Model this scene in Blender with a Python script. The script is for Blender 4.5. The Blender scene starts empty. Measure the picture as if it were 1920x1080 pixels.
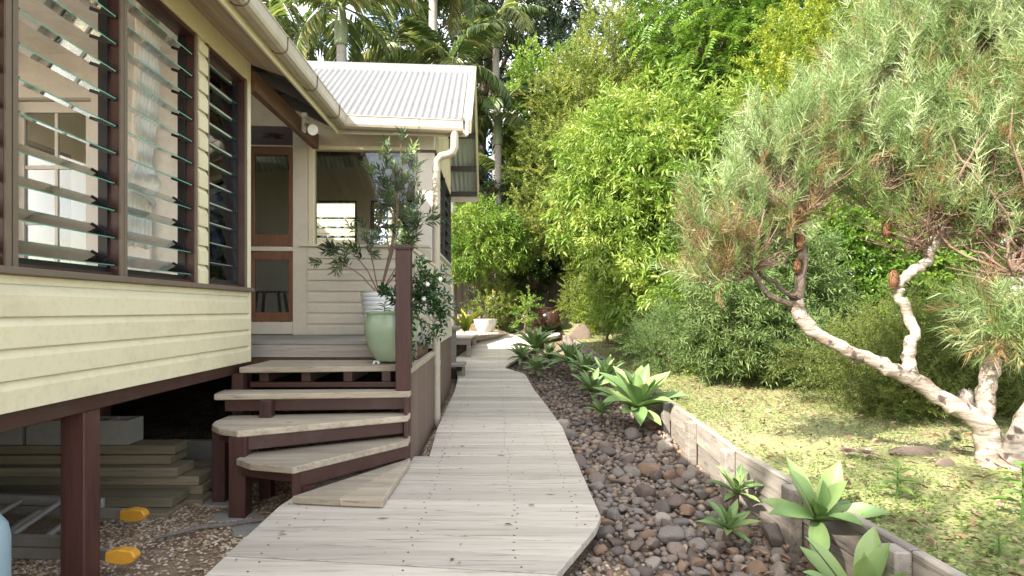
import bpy, bmesh, math, random
import numpy as np
from mathutils import Vector, Matrix
R = math.radians
rng = np.random.default_rng(7)
random.seed(7)
scene = bpy.context.scene
col = scene.collection

# ------------------------------------------------------------------ camera
F = 1067.0                       # focal length in photo pixels (20 mm on 36 mm)
EYE = 1.22                       # eye above the boardwalk
cam = bpy.data.cameras.new('camera'); camo = bpy.data.objects.new('camera', cam)
col.objects.link(camo)
cam.sensor_width = 36; cam.lens = 36*F/1920
cam.shift_x = 35/1920; cam.shift_y = 40.5/1920
cam.clip_start = .05; cam.clip_end = 2000
camo.location = (0, 0, EYE); camo.rotation_euler = (R(90), 0, 0)
scene.camera = camo

# ------------------------------------------------------------------ light
SUN_UP = Vector((-.96, -.78, 1.0)).normalized()      # towards the sun
elev = math.asin(SUN_UP.z); azim = math.atan2(SUN_UP.x, SUN_UP.y)
world = bpy.data.worlds.new('World'); scene.world = world; world.use_nodes = True
wn = world.node_tree.nodes; wl = world.node_tree.links
bg = wn['Background']; sky = wn.new('ShaderNodeTexSky'); sky.sky_type = 'NISHITA'
sky.sun_disc = False; sky.sun_elevation = elev; sky.sun_rotation = azim
sky.air_density = 1.0; sky.dust_density = 1.6; sky.ozone_density = 1.0
# broken white cloud all over the sky
tcw = wn.new('ShaderNodeTexCoord'); mpw = wn.new('ShaderNodeMapping'); mpw.inputs['Scale'].default_value = (1, 1, 1.9)
nzw = wn.new('ShaderNodeTexNoise'); nzw.inputs['Scale'].default_value = 2.6; nzw.inputs['Detail'].default_value = 8; nzw.inputs['Roughness'].default_value = .6
rpw = wn.new('ShaderNodeValToRGB'); rpw.color_ramp.elements[0].position = .45; rpw.color_ramp.elements[1].position = .64
mxw = wn.new('ShaderNodeMix'); mxw.data_type = 'RGBA'; mxw.inputs[7].default_value = (9.4, 8.8, 7.9, 1)
wl.new(tcw.outputs['Generated'], mpw.inputs[0]); wl.new(mpw.outputs[0], nzw.inputs['Vector']); wl.new(nzw.outputs[0], rpw.inputs[0])
wl.new(rpw.outputs[0], mxw.inputs[0]); wl.new(sky.outputs[0], mxw.inputs[6]); wl.new(mxw.outputs[2], bg.inputs[0]); bg.inputs[1].default_value = .15
sun = bpy.data.lights.new('sun', 'SUN'); sun.energy = 4.2; sun.angle = R(.5); sun.color = (1, .94, .84)
suno = bpy.data.objects.new('sun', sun); col.objects.link(suno)
suno.rotation_euler = SUN_UP.to_track_quat('Z', 'Y').to_euler()
scene.view_settings.view_transform = 'Standard'; scene.view_settings.look = 'None'
scene.view_settings.gamma = 1; scene.view_settings.exposure = 1.85
scene.cycles.max_bounces = 8; scene.cycles.transparent_max_bounces = 24
scene.cycles.diffuse_bounces = 4
scene.cycles.use_denoising = True

# ------------------------------------------------------------------ helpers
def at(px, py, Y):               # a photo pixel seen at distance Y
    return Vector(((px-925)*Y/F, Y, EYE+(580.5-py)*Y/F))

def tag(o, label=None, cat=None, group=None, kind=None):
    if label: o['label'] = label
    if cat: o['category'] = cat
    if group: o['group'] = group
    if kind: o['kind'] = kind
    return o

def empty(name, loc, label=None, cat=None, group=None):
    o = bpy.data.objects.new(name, None); o.location = loc; col.objects.link(o)
    o.empty_display_size = .1
    return tag(o, label, cat, group)

def put(o, parent):
    if parent is not None:
        o.parent = parent
        m = Matrix.Identity(4); p = parent
        while p is not None:
            m = p.matrix_basis @ m if p.parent is None else p.matrix_basis @ m
            p = p.parent
        o.matrix_parent_inverse = parent_world(parent).inverted()
    return o

def parent_world(p):
    m = p.matrix_basis.copy()
    if p.parent is not None:
        m = parent_world(p.parent) @ p.matrix_parent_inverse @ m
    return m

def link(name, me, parent=None):
    o = bpy.data.objects.new(name, me); col.objects.link(o)
    if parent is not None:
        o.parent = parent; o.matrix_parent_inverse = parent_world(parent).inverted()
    return o

class MB:
    def __init__(s): s.v = []; s.f = []; s.m = []; s.cur = 0
    def add(s, vs, fs):
        k = len(s.v); s.v += [tuple(v) for v in vs]
        for f in fs: s.f.append([i+k for i in f]); s.m.append(s.cur)
    def box(s, x0, x1, y0, y1, z0, z1, T=None):
        vs = [(x, y, z) for x in (x0, x1) for y in (y0, y1) for z in (z0, z1)]
        if T: vs = [T(*v) for v in vs]
        s.add(vs, [(0,1,3,2),(4,6,7,5),(0,4,5,1),(2,3,7,6),(0,2,6,4),(1,5,7,3)]); return s
    def bar(s, a, b, w, h, up=(0,0,1)):
        a = Vector(a); b = Vector(b); d = (b-a).normalized(); u = Vector(up)
        sd = d.cross(u).normalized(); u = sd.cross(d)
        vs = []
        for p in (a, b):
            for i, j in ((-1,-1),(1,-1),(1,1),(-1,1)): vs.append(p+sd*(i*w/2)+u*(j*h/2))
        s.add(vs, [(0,1,2,3),(7,6,5,4),(0,4,5,1),(1,5,6,2),(2,6,7,3),(3,7,4,0)]); return s
    def prism(s, poly, z0, z1, T=None):           # poly in xy (ccw), z may be per-point
        n = len(poly); vs = [(p[0], p[1], z0) for p in poly]+[(p[0], p[1], z1) for p in poly]
        if T: vs = [T(*v) for v in vs]
        s.add(vs, [tuple(range(n))[::-1], tuple(range(n, 2*n))]+[(i, (i+1) % n, n+(i+1) % n, n+i) for i in range(n)]); return s
    def tube(s, pts, rad, n=8, cap=True):
        pts = [Vector(p) for p in pts]
        if not hasattr(rad, '__len__'): rad = [rad]*len(pts)
        vs = []; side = None
        for i, p in enumerate(pts):
            d = (pts[min(i+1, len(pts)-1)]-pts[max(i-1, 0)])
            d = d.normalized() if d.length > 1e-9 else Vector((0,0,1))
            if side is None: side = d.orthogonal().normalized()
            side = (side-d*side.dot(d)); side = side.normalized() if side.length > 1e-6 else d.orthogonal().normalized()
            w = d.cross(side)
            for k in range(n):
                a = 2*math.pi*k/n; vs.append(p+(side*math.cos(a)+w*math.sin(a))*rad[i])
        fs = []
        for i in range(len(pts)-1):
            for k in range(n):
                fs.append((i*n+k, i*n+(k+1) % n, (i+1)*n+(k+1) % n, (i+1)*n+k))
        if cap: fs += [tuple(range(n))[::-1], tuple(range((len(pts)-1)*n, len(pts)*n))]
        s.add(vs, fs); return s
    def lathe(s, prof, c, n=32):
        vs = []; fs = []
        for r, z in prof:
            for k in range(n):
                a = 2*math.pi*k/n; vs.append((c[0]+r*math.cos(a), c[1]+r*math.sin(a), c[2]+z))
        for i in range(len(prof)-1):
            for k in range(n): fs.append((i*n+k, i*n+(k+1) % n, (i+1)*n+(k+1) % n, (i+1)*n+k))
        fs += [tuple(range(n))[::-1], tuple(range((len(prof)-1)*n, len(prof)*n))]
        s.add(vs, fs); return s
    def mesh(s, name, mats, bevel=0, smooth=False, seg=1):
        me = bpy.data.meshes.new(name); me.from_pydata(s.v, [], s.f)
        mats = mats if isinstance(mats, (list, tuple)) else [mats]
        for m in mats: me.materials.append(m)
        me.polygons.foreach_set('material_index', s.m)
        bm = bmesh.new(); bm.from_mesh(me)
        bmesh.ops.recalc_face_normals(bm, faces=bm.faces)
        if bevel: bmesh.ops.bevel(bm, geom=list(bm.edges), offset=bevel, segments=seg, affect='EDGES', clamp_overlap=True)
        bm.to_mesh(me); bm.free()
        if smooth:
            for p in me.polygons: p.use_smooth = True
            if smooth != 'all':
                try: me.set_sharp_from_angle(angle=R(40))
                except Exception: pass
        me.update(); return me
    def build(s, name, mats, parent=None, bevel=0, smooth=False, seg=1):
        return link(name, s.mesh(name, mats, bevel, smooth, seg), parent)

def npmesh(name, V, T, mat, var=None, smooth=False):          # triangles from numpy
    me = bpy.data.meshes.new(name); V = np.asarray(V, np.float32); T = np.asarray(T, np.int32)
    me.vertices.add(len(V)); me.vertices.foreach_set('co', V.ravel())
    me.loops.add(T.size); me.loops.foreach_set('vertex_index', T.ravel())
    me.polygons.add(len(T)); me.polygons.foreach_set('loop_start', np.arange(0, T.size, 3, dtype=np.int32))
    if var is not None:
        at_ = me.attributes.new('var', 'FLOAT', 'POINT'); at_.data.foreach_set('value', np.asarray(var, np.float32))
    me.materials.append(mat); me.update(calc_edges=True)
    if smooth: me.polygons.foreach_set('use_smooth', np.ones(len(T), bool))
    return me

# ------------------------------------------------------------------ materials
def newmat(name):
    m = bpy.data.materials.new(name); m.use_nodes = True
    nt = m.node_tree; return m, nt, nt.nodes['Principled BSDF']

class N:                                          # small node helper
    def __init__(s, nt): s.nt = nt
    def __call__(s, t, **k):
        n = s.nt.nodes.new('ShaderNode'+t)
        for a, b in k.items():
            if a.startswith('i_'): 
                key = a[2:]; key = int(key) if key.isdigit() else key.replace('_', ' ')
                s.put(n.inputs[key], b)
            else: setattr(n, a, b)
        return n
    def put(s, sock, b):
        if isinstance(b, bpy.types.NodeSocket): s.nt.links.new(b, sock)
        elif isinstance(b, bpy.types.Node): s.nt.links.new(b.outputs[0], sock)
        else: sock.default_value = b
    def ramp(s, fac, stops):
        r = s('ValToRGB'); s.put(r.inputs[0], fac); e = r.color_ramp.elements
        while len(e) < len(stops): e.new(.5)
        for i, (p, c) in enumerate(stops):
            e[i].position = p; e[i].color = (c, c, c, 1) if not hasattr(c, '__len__') else (*c, 1)
        return r.outputs[0]
    def mix(s, f, a, b, mode='MIX'):
        m = s('Mix', data_type='RGBA', blend_type=mode)
        s.put(m.inputs[0], f)
        for k, v in ((6, a), (7, b)):
            s.put(m.inputs[k], (*v, 1) if isinstance(v, tuple) and len(v) == 3 else v)
        return m.outputs[2]
    def math(s, op, a, b=0.0):
        m = s('Math', operation=op); s.put(m.inputs[0], a); s.put(m.inputs[1], b); return m.outputs[0]
    def coords(s, scale=(1,1,1), jitter=0, rot=(0,0,0)):
        tc = s('TexCoord'); v = tc.outputs['Object']
        if jitter:
            oi = s('ObjectInfo'); k = s.math('MULTIPLY', oi.outputs['Random'], jitter)
            cx = s('CombineXYZ'); s.put(cx.inputs[0], k); s.put(cx.inputs[1], s.math('MULTIPLY', k, .37)); s.put(cx.inputs[2], s.math('MULTIPLY', k, .71))
            ad = s('VectorMath', operation='ADD'); s.put(ad.inputs[0], v); s.put(ad.inputs[1], cx); v = ad.outputs[0]
        mp = s('Mapping'); s.put(mp.inputs[0], v); mp.inputs['Scale'].default_value = scale; mp.inputs['Rotation'].default_value = rot
        return mp.outputs[0]
    def noise(s, vec, scale, detail=4, rough=.6, out=0):
        n = s('TexNoise'); s.put(n.inputs['Vector'], vec); n.inputs['Scale'].default_value = scale
        n.inputs['Detail'].default_value = detail; n.inputs['Roughness'].default_value = rough
        return n.outputs[out]
    def bump(s, h, strength, dist=.01):
        b = s('Bump'); b.inputs['Strength'].default_value = strength; b.inputs['Distance'].default_value = dist
        s.put(b.inputs['Height'], h); return b.outputs[0]

def paint(name, c, rough=.5, grime=(.25,.2,.13), amount=.35, scale=3, grain=None):
    m, nt, b = newmat(name); n = N(nt); v = n.coords(jitter=20)
    f = n.ramp(n.noise(v, scale, 6, .7), [(.5, 0), (.8, 1)])
    c2 = n.mix(n.math('MULTIPLY', f, amount), c, grime)
    f2 = n.noise(n.coords((1,1,1), 9), scale*12, 3)
    c3 = n.mix(n.math('MULTIPLY', n.ramp(f2, [(.35, 1), (.5, 0)]), amount*.35), c2, tuple(x*.6 for x in c))
    n.put(b.inputs['Base Color'], c3); b.inputs['Roughness'].default_value = rough
    g = n.noise(n.coords(grain or (30,30,30), 9), 1.0 if grain else 8, 5)
    n.put(b.inputs['Normal'], n.bump(g, .12 if not grain else .2, .004))
    return m

def wood(name, ca, cb, cc, scale, rough=.75, knots=0.0, dark=.5):
    """ca pale, cb mid, cc dark streak; scale = stretch of the grain (small along the board)."""
    m, nt, b = newmat(name); n = N(nt)
    v = n.coords(scale, 37)
    g = n.noise(v, 1, 8, .65)
    base = n.mix(n.ramp(g, [(.35, 0), (.65, 1)]), ca, cb)
    fine = n.noise(n.coords(tuple(s*3.2 for s in scale), 91), 1, 6, .7)
    base = n.mix(n.math('MULTIPLY', n.ramp(fine, [(.54, 0), (.68, 1)]), dark), base, cc)
    oi = n('ObjectInfo'); hv = n('HueSaturation'); n.put(hv.inputs['Color'], base)
    n.put(hv.inputs['Value'], n.math('ADD', n.math('MULTIPLY', oi.outputs['Random'], .36), .80))
    base = hv.outputs[0]
    stain = n.ramp(n.noise(n.coords((1,1,1), 13), 2.3, 6, .7), [(.52, 0), (.75, 1)])
    base = n.mix(n.math('MULTIPLY', stain, .35), base, cb)
    if knots:
        vo = n('TexVoronoi', feature='F1'); n.put(vo.inputs['Vector'], n.coords(tuple(max(s*.16, 1.1) for s in scale), 61)); vo.inputs['Scale'].default_value = 1.5
        k = n.ramp(vo.outputs['Distance'], [(.025, 1), (.075, 0)])
        base = n.mix(n.math('MULTIPLY', k, knots), base, (cc[0]*.75, cc[1]*.6, cc[2]*.45))
    n.put(b.inputs['Base Color'], base); b.inputs['Roughness'].default_value = rough
    n.put(b.inputs['Normal'], n.bump(n.math('ADD', g, fine), .35, .006))
    return m

def plain(name, c, rough=.5, metal=0, spec=.5):
    m, nt, b = newmat(name); n = N(nt)
    f = n.noise(n.coords(jitter=9), 6, 5, .7)
    n.put(b.inputs['Base Color'], n.mix(n.ramp(f, [(.35, 0), (.7, 1)]), tuple(x*.88 for x in c), tuple(min(1, x*1.1) for x in c)))
    b.inputs['Roughness'].default_value = rough; b.inputs['Metallic'].default_value = metal
    b.inputs['Specular IOR Level'].default_value = spec
    return m

def glassmat(name, tint, refl=1.0):
    m, nt, b = newmat(name); n = N(nt); nt.nodes.remove(b)
    fr = n('Fresnel'); fr.inputs[0].default_value = 1.5
    tr = n('BsdfTransparent'); tr.inputs[0].default_value = (*tint, 1)
    gl = n('BsdfGlossy'); gl.inputs['Roughness'].default_value = .01
    mx = n('MixShader'); n.put(mx.inputs[0], n.math('MULTIPLY', fr, refl)); n.put(mx.inputs[1], tr.outputs[0]); n.put(mx.inputs[2], gl.outputs[0])
    n.put(nt.nodes['Material Output'].inputs[0], mx.outputs[0])
    return m

def leafmat(name, stops, rough=.42, trans=.3, spec=.4):
    m, nt, b = newmat(name); n = N(nt)
    a = n('Attribute', attribute_name='var')
    c = n.ramp(a.outputs['Fac'], stops)
    n.put(b.inputs['Base Color'], c); b.inputs['Roughness'].default_value = rough
    b.inputs['Specular IOR Level'].default_value = spec
    t = n('BsdfTranslucent')
    n.put(t.inputs[0], n.mix(.5, c, n.mix(1.0, c, (1.0, 1.0, .35), 'MULTIPLY')))
    mx = n('MixShader'); mx.inputs[0].default_value = trans
    n.put(mx.inputs[1], b.outputs[0]); n.put(mx.inputs[2], t.outputs[0])
    n.put(nt.nodes['Material Output'].inputs[0], mx.outputs[0])
    return m

M = {}
M['cream'] = paint('cream_paint', (.68, .61, .41), .45, (.36,.29,.17), .5, 2.2)
M['beige'] = paint('beige_paint', (.60, .54, .43), .5, (.3,.25,.18), .35, 2.2)
M['taupe'] = paint('taupe_paint', (.15, .112, .078), .6)
M['soffit'] = wood('soffit_timber', (.42,.33,.24), (.35,.26,.18), (.22,.15,.1), (14,.6,14), .6)
M['brown'] = paint('brown_paint', (.052, .020, .015), .42, (.10,.075,.065), .55, 5, (60,3,60))
M['brownp'] = wood('brown_post', (.075,.029,.022), (.046,.017,.013), (.018,.008,.007), (28,28,1.6), .5)
M['beam'] = wood('beam_timber', (.15,.085,.05), (.11,.055,.032), (.05,.025,.015), (22,1.2,22), .6)
M['black'] = plain('black_plastic', (.012,.014,.018), .35)
M['gutter'] = paint('gutter_paint', (.45,.395,.305), .38, (.2,.16,.1), .5, 4)
M['roofm'] = paint('roof_metal', (.17,.168,.163), .55, (.09,.085,.08), .6, 2.0)
M['roofu'] = paint('roof_underside', (.42,.47,.43), .5, (.2,.2,.2), .4, 2.0)
M['glass'] = glassmat('glass', (.93,.97,.95), 1.6)
M['pane'] = glassmat('window_pane', (.96,.98,.97), 1.2)
M['gedge'] = plain('glass_edge', (.16,.42,.33), .15)
M['white'] = paint('white_paint', (.78,.77,.74), .5, (.6,.58,.52), .25)
M['door'] = wood('red_cedar', (.19,.08,.035), (.125,.05,.022), (.05,.022,.012), (30,30,1.5), .4)
M['carved'] = plain('carved_timber', (.035,.012,.009), .4)
M['path'] = wood('weathered_deck', (.61,.545,.45), (.46,.40,.32), (.18,.14,.105), (.55,15,15), .8, .9, .75)
M['tread'] = wood('tread_timber', (.46,.39,.29), (.32,.26,.185), (.11,.09,.07), (.6,16,16), .75, .9, .75)
M['deckold'] = wood('old_deck', (.30,.27,.23), (.21,.19,.16), (.08,.07,.06), (.8,18,18), .8, .3, .5)
M['batten'] = wood('batten_timber', (.19,.13,.095), (.13,.085,.065), (.055,.035,.028), (30,30,1.0), .8)
M['sleeper'] = wood('sleeper_timber', (.33,.29,.24), (.20,.175,.15), (.045,.04,.038), (16,.8,16), .85, .4, .85)
M['fence'] = wood('fence_timber', (.20,.17,.145), (.14,.12,.10), (.06,.05,.045), (18,18,.8), .85)
M['pine'] = wood('stacked_timber', (.30,.25,.15), (.2,.17,.11), (.08,.07,.05), (.7,16,16), .8)
M['alu'] = plain('aluminium', (.42,.40,.36), .45, .6)
M['yellow'] = plain('yellow_rubber', (.62,.30,.03), .55)
M['concrete'] = paint('concrete', (.30,.29,.25), .85, (.15,.14,.11), .5, 6)
M['cyl'] = paint('cylinder_paint', (.30,.40,.43), .45)
M['curtain'] = plain('curtain_cloth', (.86,.84,.78), .9, 0, .1)
M['floorw'] = plain('room_floor', (.42,.33,.22), .5)
M['post'] = paint('post_paint', (.74,.68,.57), .5, (.4,.34,.25), .3)
M['wallw'] = plain('room_wall', (.80,.79,.76), .7)
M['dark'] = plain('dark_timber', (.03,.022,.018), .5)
# ------------------------------------------------------------------ terrain profile
def lerp(x, pts):
    return float(np.interp(x, [p[0] for p in pts], [p[1] for p in pts]))
def bz(Y): return .116*min(max(Y-8.5, 0), 5.6)                 # boardwalk top
WX = [(0,1.72),(3,1.72),(4,1.70),(6.5,1.92),(9.8,1.90),(13.6,1.72),(20,1.72)]
WT = [(0,.23),(6.5,.23),(9.8,.38),(13.5,.62),(14.2,.68),(16,1.1),(22,1.2),(60,1.6)]
def wallx(Y): return lerp(Y, WX)
def lawnz(x, y):
    z = lerp(y, WT)+.035*min(max(x-1.8, 0), 6)
    return z-.02+.025*math.sin(x*1.7+y*.9)+.02*math.sin(y*1.3-x*.6)
def basez(x, y):
    if y < 13.9: bed = bz(y)-.14
    else:
        k = min((y-13.9)/.8, 1); bed = (bz(13.9)-.14)*(1-k)+(lawnz(max(x, 1.8), y)-.03)*k
    if x < -.9:
        k = min((-.9-x)/1.2, 1)*max(0, min(1, (9-y)/2)); bed -= .12*k
    return bed+.012*math.sin(x*5+y*3)
def garden(x, y): return lawnz(x, y) if (x > wallx(y)+.03 or y > 14.7) else basez(x, y)

M['soil'], _nt, _b = newmat('gravel_ground'); n = N(_nt); v = n.coords()
_c = n.mix(n.ramp(n.noise(v, 3, 5, .7), [(.4, 0), (.62, 1)]), (.26,.19,.12), (.10,.06,.038))
vo = n('TexVoronoi'); n.put(vo.inputs['Vector'], v); vo.inputs['Scale'].default_value = 60
_c = n.mix(n.math('MULTIPLY', n.ramp(n.noise(v, 1.4, 4), [(.4, .1), (.6, .75)]), n.ramp(vo.outputs['Distance'], [(.3, 1), (.6, 0)])), _c, (.45,.34,.22))
n.put(_b.inputs['Base Color'], _c); _b.inputs['Roughness'].default_value = .95
n.put(_b.inputs['Normal'], n.bump(vo.outputs['Distance'], .6, .02))
M['lawn'], _nt, _b = newmat('lawn_ground'); n = N(_nt); v = n.coords()
_c = n.mix(n.ramp(n.noise(v, 1.1, 6, .7), [(.42, 0), (.62, 1)]), (.25,.28,.09), (.29,.24,.14))
_c = n.mix(n.ramp(n.noise(v, 14, 4, .7), [(.45, 0), (.7, 1)]), _c, (.34,.35,.15))
_c = n.mix(n.math('MULTIPLY', n.ramp(n.noise(v, 40, 3), [(.5, 0), (.6, 1)]), .7), _c, (.17,.14,.07))
n.put(_b.inputs['Base Color'], _c); _b.inputs['Roughness'].default_value = .9
n.put(_b.inputs['Normal'], n.bump(n.noise(v, 30, 5), .8, .03))

def gridmesh(name, xs, ys, zf, mat):
    V = [(x, y, zf(x, y)) for y in ys for x in xs]; k = len(xs); T = []
    for j in range(len(ys)-1):
        for i in range(k-1):
            a = j*k+i; T += [(a, a+1, a+k+1), (a, a+k+1, a+k)]
    return npmesh(name, V, T, mat, smooth=True)
axs = sorted(set([-400,-120,-40,-20,-12]+[round(x, 3) for x in np.arange(-8, 10.1, .25)]+[14,20,40,120,400]))
ays = sorted(set([-400,-100,-30,-10,-5]+[round(x, 3) for x in np.arange(-3, 18, .2)]+[20,25,32,45,80,200,500]))
g = link('ground', gridmesh('ground', axs, ays, basez, M['soil']))
tag(g, 'brown soil and gravel ground under the house and boardwalk', 'ground', kind='structure')
lys = [round(y, 3) for y in np.arange(-3, 18, .2)]+[20,24,30]
us = list(np.arange(0, 4, .16))+list(np.arange(4, 9, .5))+[12,18,30]
V = []; T = []
for y in lys:
    for u in us:
        x = wallx(y)+.035+u; V.append((x, y, lawnz(x, y)))
k = len(us)
for j in range(len(lys)-1):
    for i in range(k-1):
        a = j*k+i; T += [(a, a+1, a+k+1), (a, a+k+1, a+k)]
lawn = link('lawn', npmesh('lawn', V, T, M['lawn'], smooth=True))
tag(lawn, 'patchy green lawn raised behind the timber retaining wall', 'lawn', kind='structure')

# ------------------------------------------------------------------ boardwalk
LB = [(1,-1.33),(3.6,-1.33),(3.62,-1.31),(4.62,-1.25),(4.64,-.53),(5.9,-.58),(9.3,-.58),(10.9,-.74),(12.4,-.45),(13.1,-.22),(13.74,.26),(14.1,.7)]
RB = [(1,-.4),(2.6,.28),(3.3,.634),(4.83,.68),(5.93,.72),(8.16,.65),(9.67,.54),(10.09,.19),(10.4,.27),(11,.5),(12,.85),(12.8,1.1),(13.43,1.25),(13.75,1.62),(14.1,1.64)]
walk = MB()
for xx in (-.45, -.1, .3):
    walk.bar((xx, 2.0, -.10), (xx, 8.5, -.10), .07, .09); walk.bar((xx, 8.5, -.10), (xx, 10.0, .064), .07, .09)
for xx in (0, .2): walk.bar((xx, 10.0, .064), (xx+.3, 13.6, .48), .07, .09)
walk = tag(walk.build('boardwalk', M['deckold']), 'pale weathered timber boardwalk curving along the house to the garden', 'boardwalk', kind='structure')
nails = MB()
y = 1.9; kk = 0
def tilt(yk): return lerp(yk, [(3.0,-.12),(4.6,0),(10,0),(13,.12)])
while y < 14.05:
    w = .19 if y < 9 else .15; g_ = .006
    t = tilt(y); t2 = tilt(y+w)
    def edge(B, yk, tt):
        x = lerp(yk, B)
        for _ in range(4): x = lerp(yk+tt*x, B)
        return x
    a0, b0 = edge(LB, y+g_, t), edge(RB, y+g_, t)
    a1, b1 = edge(LB, y+w, t2), edge(RB, y+w, t2)
    if 4.4 < y < 4.64 and a1 > -1: a0 = a1 = -.68
    dz = random.uniform(-.003, .003); th = .045
    vs = []
    for z in (-th, 0):
        for (x, yy, tt) in ((a0, y+g_, t), (b0, y+g_, t), (b1, y+w, t2), (a1, y+w, t2)):
            Yp = yy+tt*x; vs.append((x, Yp, bz(Yp)+dz+z))
    m = MB(); m.add(vs, [(3,2,1,0),(4,5,6,7),(0,1,5,4),(1,2,6,5),(2,3,7,6),(3,0,4,7)])
    m.build('plank', M['path'], walk, bevel=.004)
    for xx in (-1.15, -.42, .12, .5):
        if a0+.04 < xx < b0-.04:
            for q in (.045, w-.045):
                Yp = y+q+t*xx; x = xx+random.uniform(-.02, .02)
                nails.prism([(x+.006*math.cos(a), Yp+.006*math.sin(a)) for a in np.linspace(0, 2*math.pi, 7)[:-1]], bz(Yp)+dz-.002, bz(Yp)+dz+.0015)
    y += w; kk += 1
tag(nails.build('nail_heads', M['black'], walk), kind='stuff')

# ------------------------------------------------------------------ house
house = empty('house', (-3.5, 3, 0), 'cream weatherboard house with louvre windows and white corrugated roof', 'house')
WXW = -2.1
def TW(u, n_, z): return (WXW+n_, u, z)                        # main wall
SH = .07
def wy(x): return 6.67+SH*(x+2.1)
def TF(u, n_, z): return (u, wy(u)-n_, z)                      # wing front wall
def TS(u, n_, z): return (-.70+n_, u, z)                       # wing side wall
def T2(T): return lambda a, b, c: T(c, a, b)                   # prism(poly=(n,z)) extruded along u

def board(u0, u1, z, T, mat, h=.137):
    m = MB(); m.prism([(0,z),(.024,z),(.024,z+h*.68),(.005,z+h-.006),(0,z+h-.006)], u0, u1, T2(T))
    return m.build('weatherboard', mat, house)
for k in range(4): board(-1.5, 4.87-.02, .778+.1375*k, TW, M['cream'])
for k in range(13): board(4.02, 4.145, 1.405+.1375*k, TW, M['cream'], .1375 if k < 12 else .1)
MB().box(-1.5, 4.85, -.1, -.001, .78, 1.40, TW).build('wall_frame', M['wallw'], house)
MB().box(-1.5, 4.85, -.09, .014, 1.331, 1.371, TW).build('sill_moulding', M['cream'], house, bevel=.003)
for a, b in ((-1.5, 4.035), (4.038, 4.89)):
    MB().box(a, b, -.12, .05, 1.372, 1.405, TW).build('window_sill', M['taupe'], house, bevel=.004)
MB().box(4.85, 4.885, -.1, .022, .775, 1.371, TW).build('corner_trim', M['cream'], house, bevel=.003)
MB().box(4.825, 4.885, -.1, .02, 1.406, 3.34, TW).build('corner_trim', M['cream'], house, bevel=.003)
MB().box(-1.5, 4.824, -.1, .02, 3.165, 3.345, TW).build('frieze_board', M['cream'], house, bevel=.003)
MB().box(4.02, 4.145, -.1, -.002, 1.406, 3.16, TW).build('wall_frame', M['wallw'], house)
MB().box(-1.5, 1.70, -.1, .012, 1.406, 3.16, TW).build('wall_panel', M['cream'], house)
MB().box(-1.5, 4.86, -.1, -.012, .69, .776, TW).build('bearer', M['brown'], house, bevel=.004)

# blade of glass: two materials (face, edge)
def louvre(u0, u1, z0, z1, T, tilt_lo, tilt_hi, split, fr='brown', trim='taupe', name='louvre_window', depth=.11, simple=False):
    m = MB()
    m.box(u0, u0+.03, -depth, .006, z0, z1, T).box(u1-.03, u1, -depth, .006, z0, z1, T)
    m.box(u0+.03, u1-.03, -depth, .006, z1-.03, z1, T).box(u0+.03, u1-.03, -depth, -.02, z0, z0+.02, T)
    m.cur = 1
    m.box(u0-.0, u0+.028, .006, .016, z0, z1, T).box(u1-.028, u1, .006, .016, z0, z1, T)
    m.cur = 2
    m.box(u0+.03, u0+.042, -.095, -.05, z0+.02, z1-.03, T).box(u1-.042, u1-.03, -.095, -.05, z0+.02, z1-.03, T)
    m.box(u0+.042, u1-.042, -.09, -.05, z0+.02, z0+.05, T)
    win = m.build(name, [M[fr], M[trim], M['black']], house)
    nb = int((z1-z0-.08)/.152)
    L = .077
    for k in range(nb):
        zc = z0+.10+.152*k; a = R(tilt_lo if k < split else tilt_hi)
        ca, sa = math.cos(a), math.sin(a); ctr = -.072
        def TB(u, p, q): return T(u, ctr+p*ca+q*sa*1.0, zc-p*sa+q*ca)
        b = MB(); b.box(u0+.046, u1-.046, -L, L, -.003, .003, TB)
        me = b.mesh('blade', [M['glass'], M['gedge']])
        for p in me.polygons:
            if p.area < (u1-u0)*.03: p.material_index = 1
        link('blade', me, win)
        for (ua, ub) in ((u0+.042, u0+.052), (u1-.052, u1-.042)):
            MB().box(ua, ub, -L*.95, L*.98, -.012, .011, TB).build('blade_clip', M['black'], win)
    return win
louvre(1.70, 2.462, 1.406, 3.162, TW, 30, 20, 4)
louvre(2.47, 3.21, 1.406, 3.162, TW, 31, 19, 4)
louvre(3.215, 4.012, 1.406, 3.162, TW, 31, 20, 4)
# closed looking narrow window beside the corner
louvre(4.15, 4.82, 1.406, 3.162, TW, 80, 80, 4)

# soffit boards, fascia, gutter, roof of the main wing
EX, EZ = -1.735, 3.185                                          # fascia foot
SL = .49
for k in range(5):
    x0 = -2.08+.066*k; x1 = x0+.062
    m = MB(); zz = lambda x: 3.335-.36*(x+2.1)
    m.prism([(x0, zz(x0)), (x1, zz(x1)), (x1, zz(x1)+.012), (x0, zz(x0)+.012)], -1.5, 4.9, lambda a, b, c: (a, c, b))
    m.build('soffit_board', M['soffit'], house)
FE = wy(EX)-.33                                               # where the two fascias meet (Y)
def ey(x): return FE+SH*(x-EX)                                # wing fascia line
MB().box(EX-.022, EX, -1.5, FE, EZ, EZ+.155).build('fascia', M['cream'], house, bevel=.003)
m = MB(); TE = lambda u, n_, z: (u, ey(u)-n_, z)
m.box(EX-.02, -.30, -.022, 0.0, EZ, EZ+.155, TE); m.build('fascia', M['gutter'], house, bevel=.003)
gp = [(.002,.06),(.03,.035),(.085,.03),(.112,.045),(.122,.07),(.124,.15),(.130,.155),(.130,.165),(.118,.165),(.112,.075),(.09,.045),(.03,.05),(.01,.07)]
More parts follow.
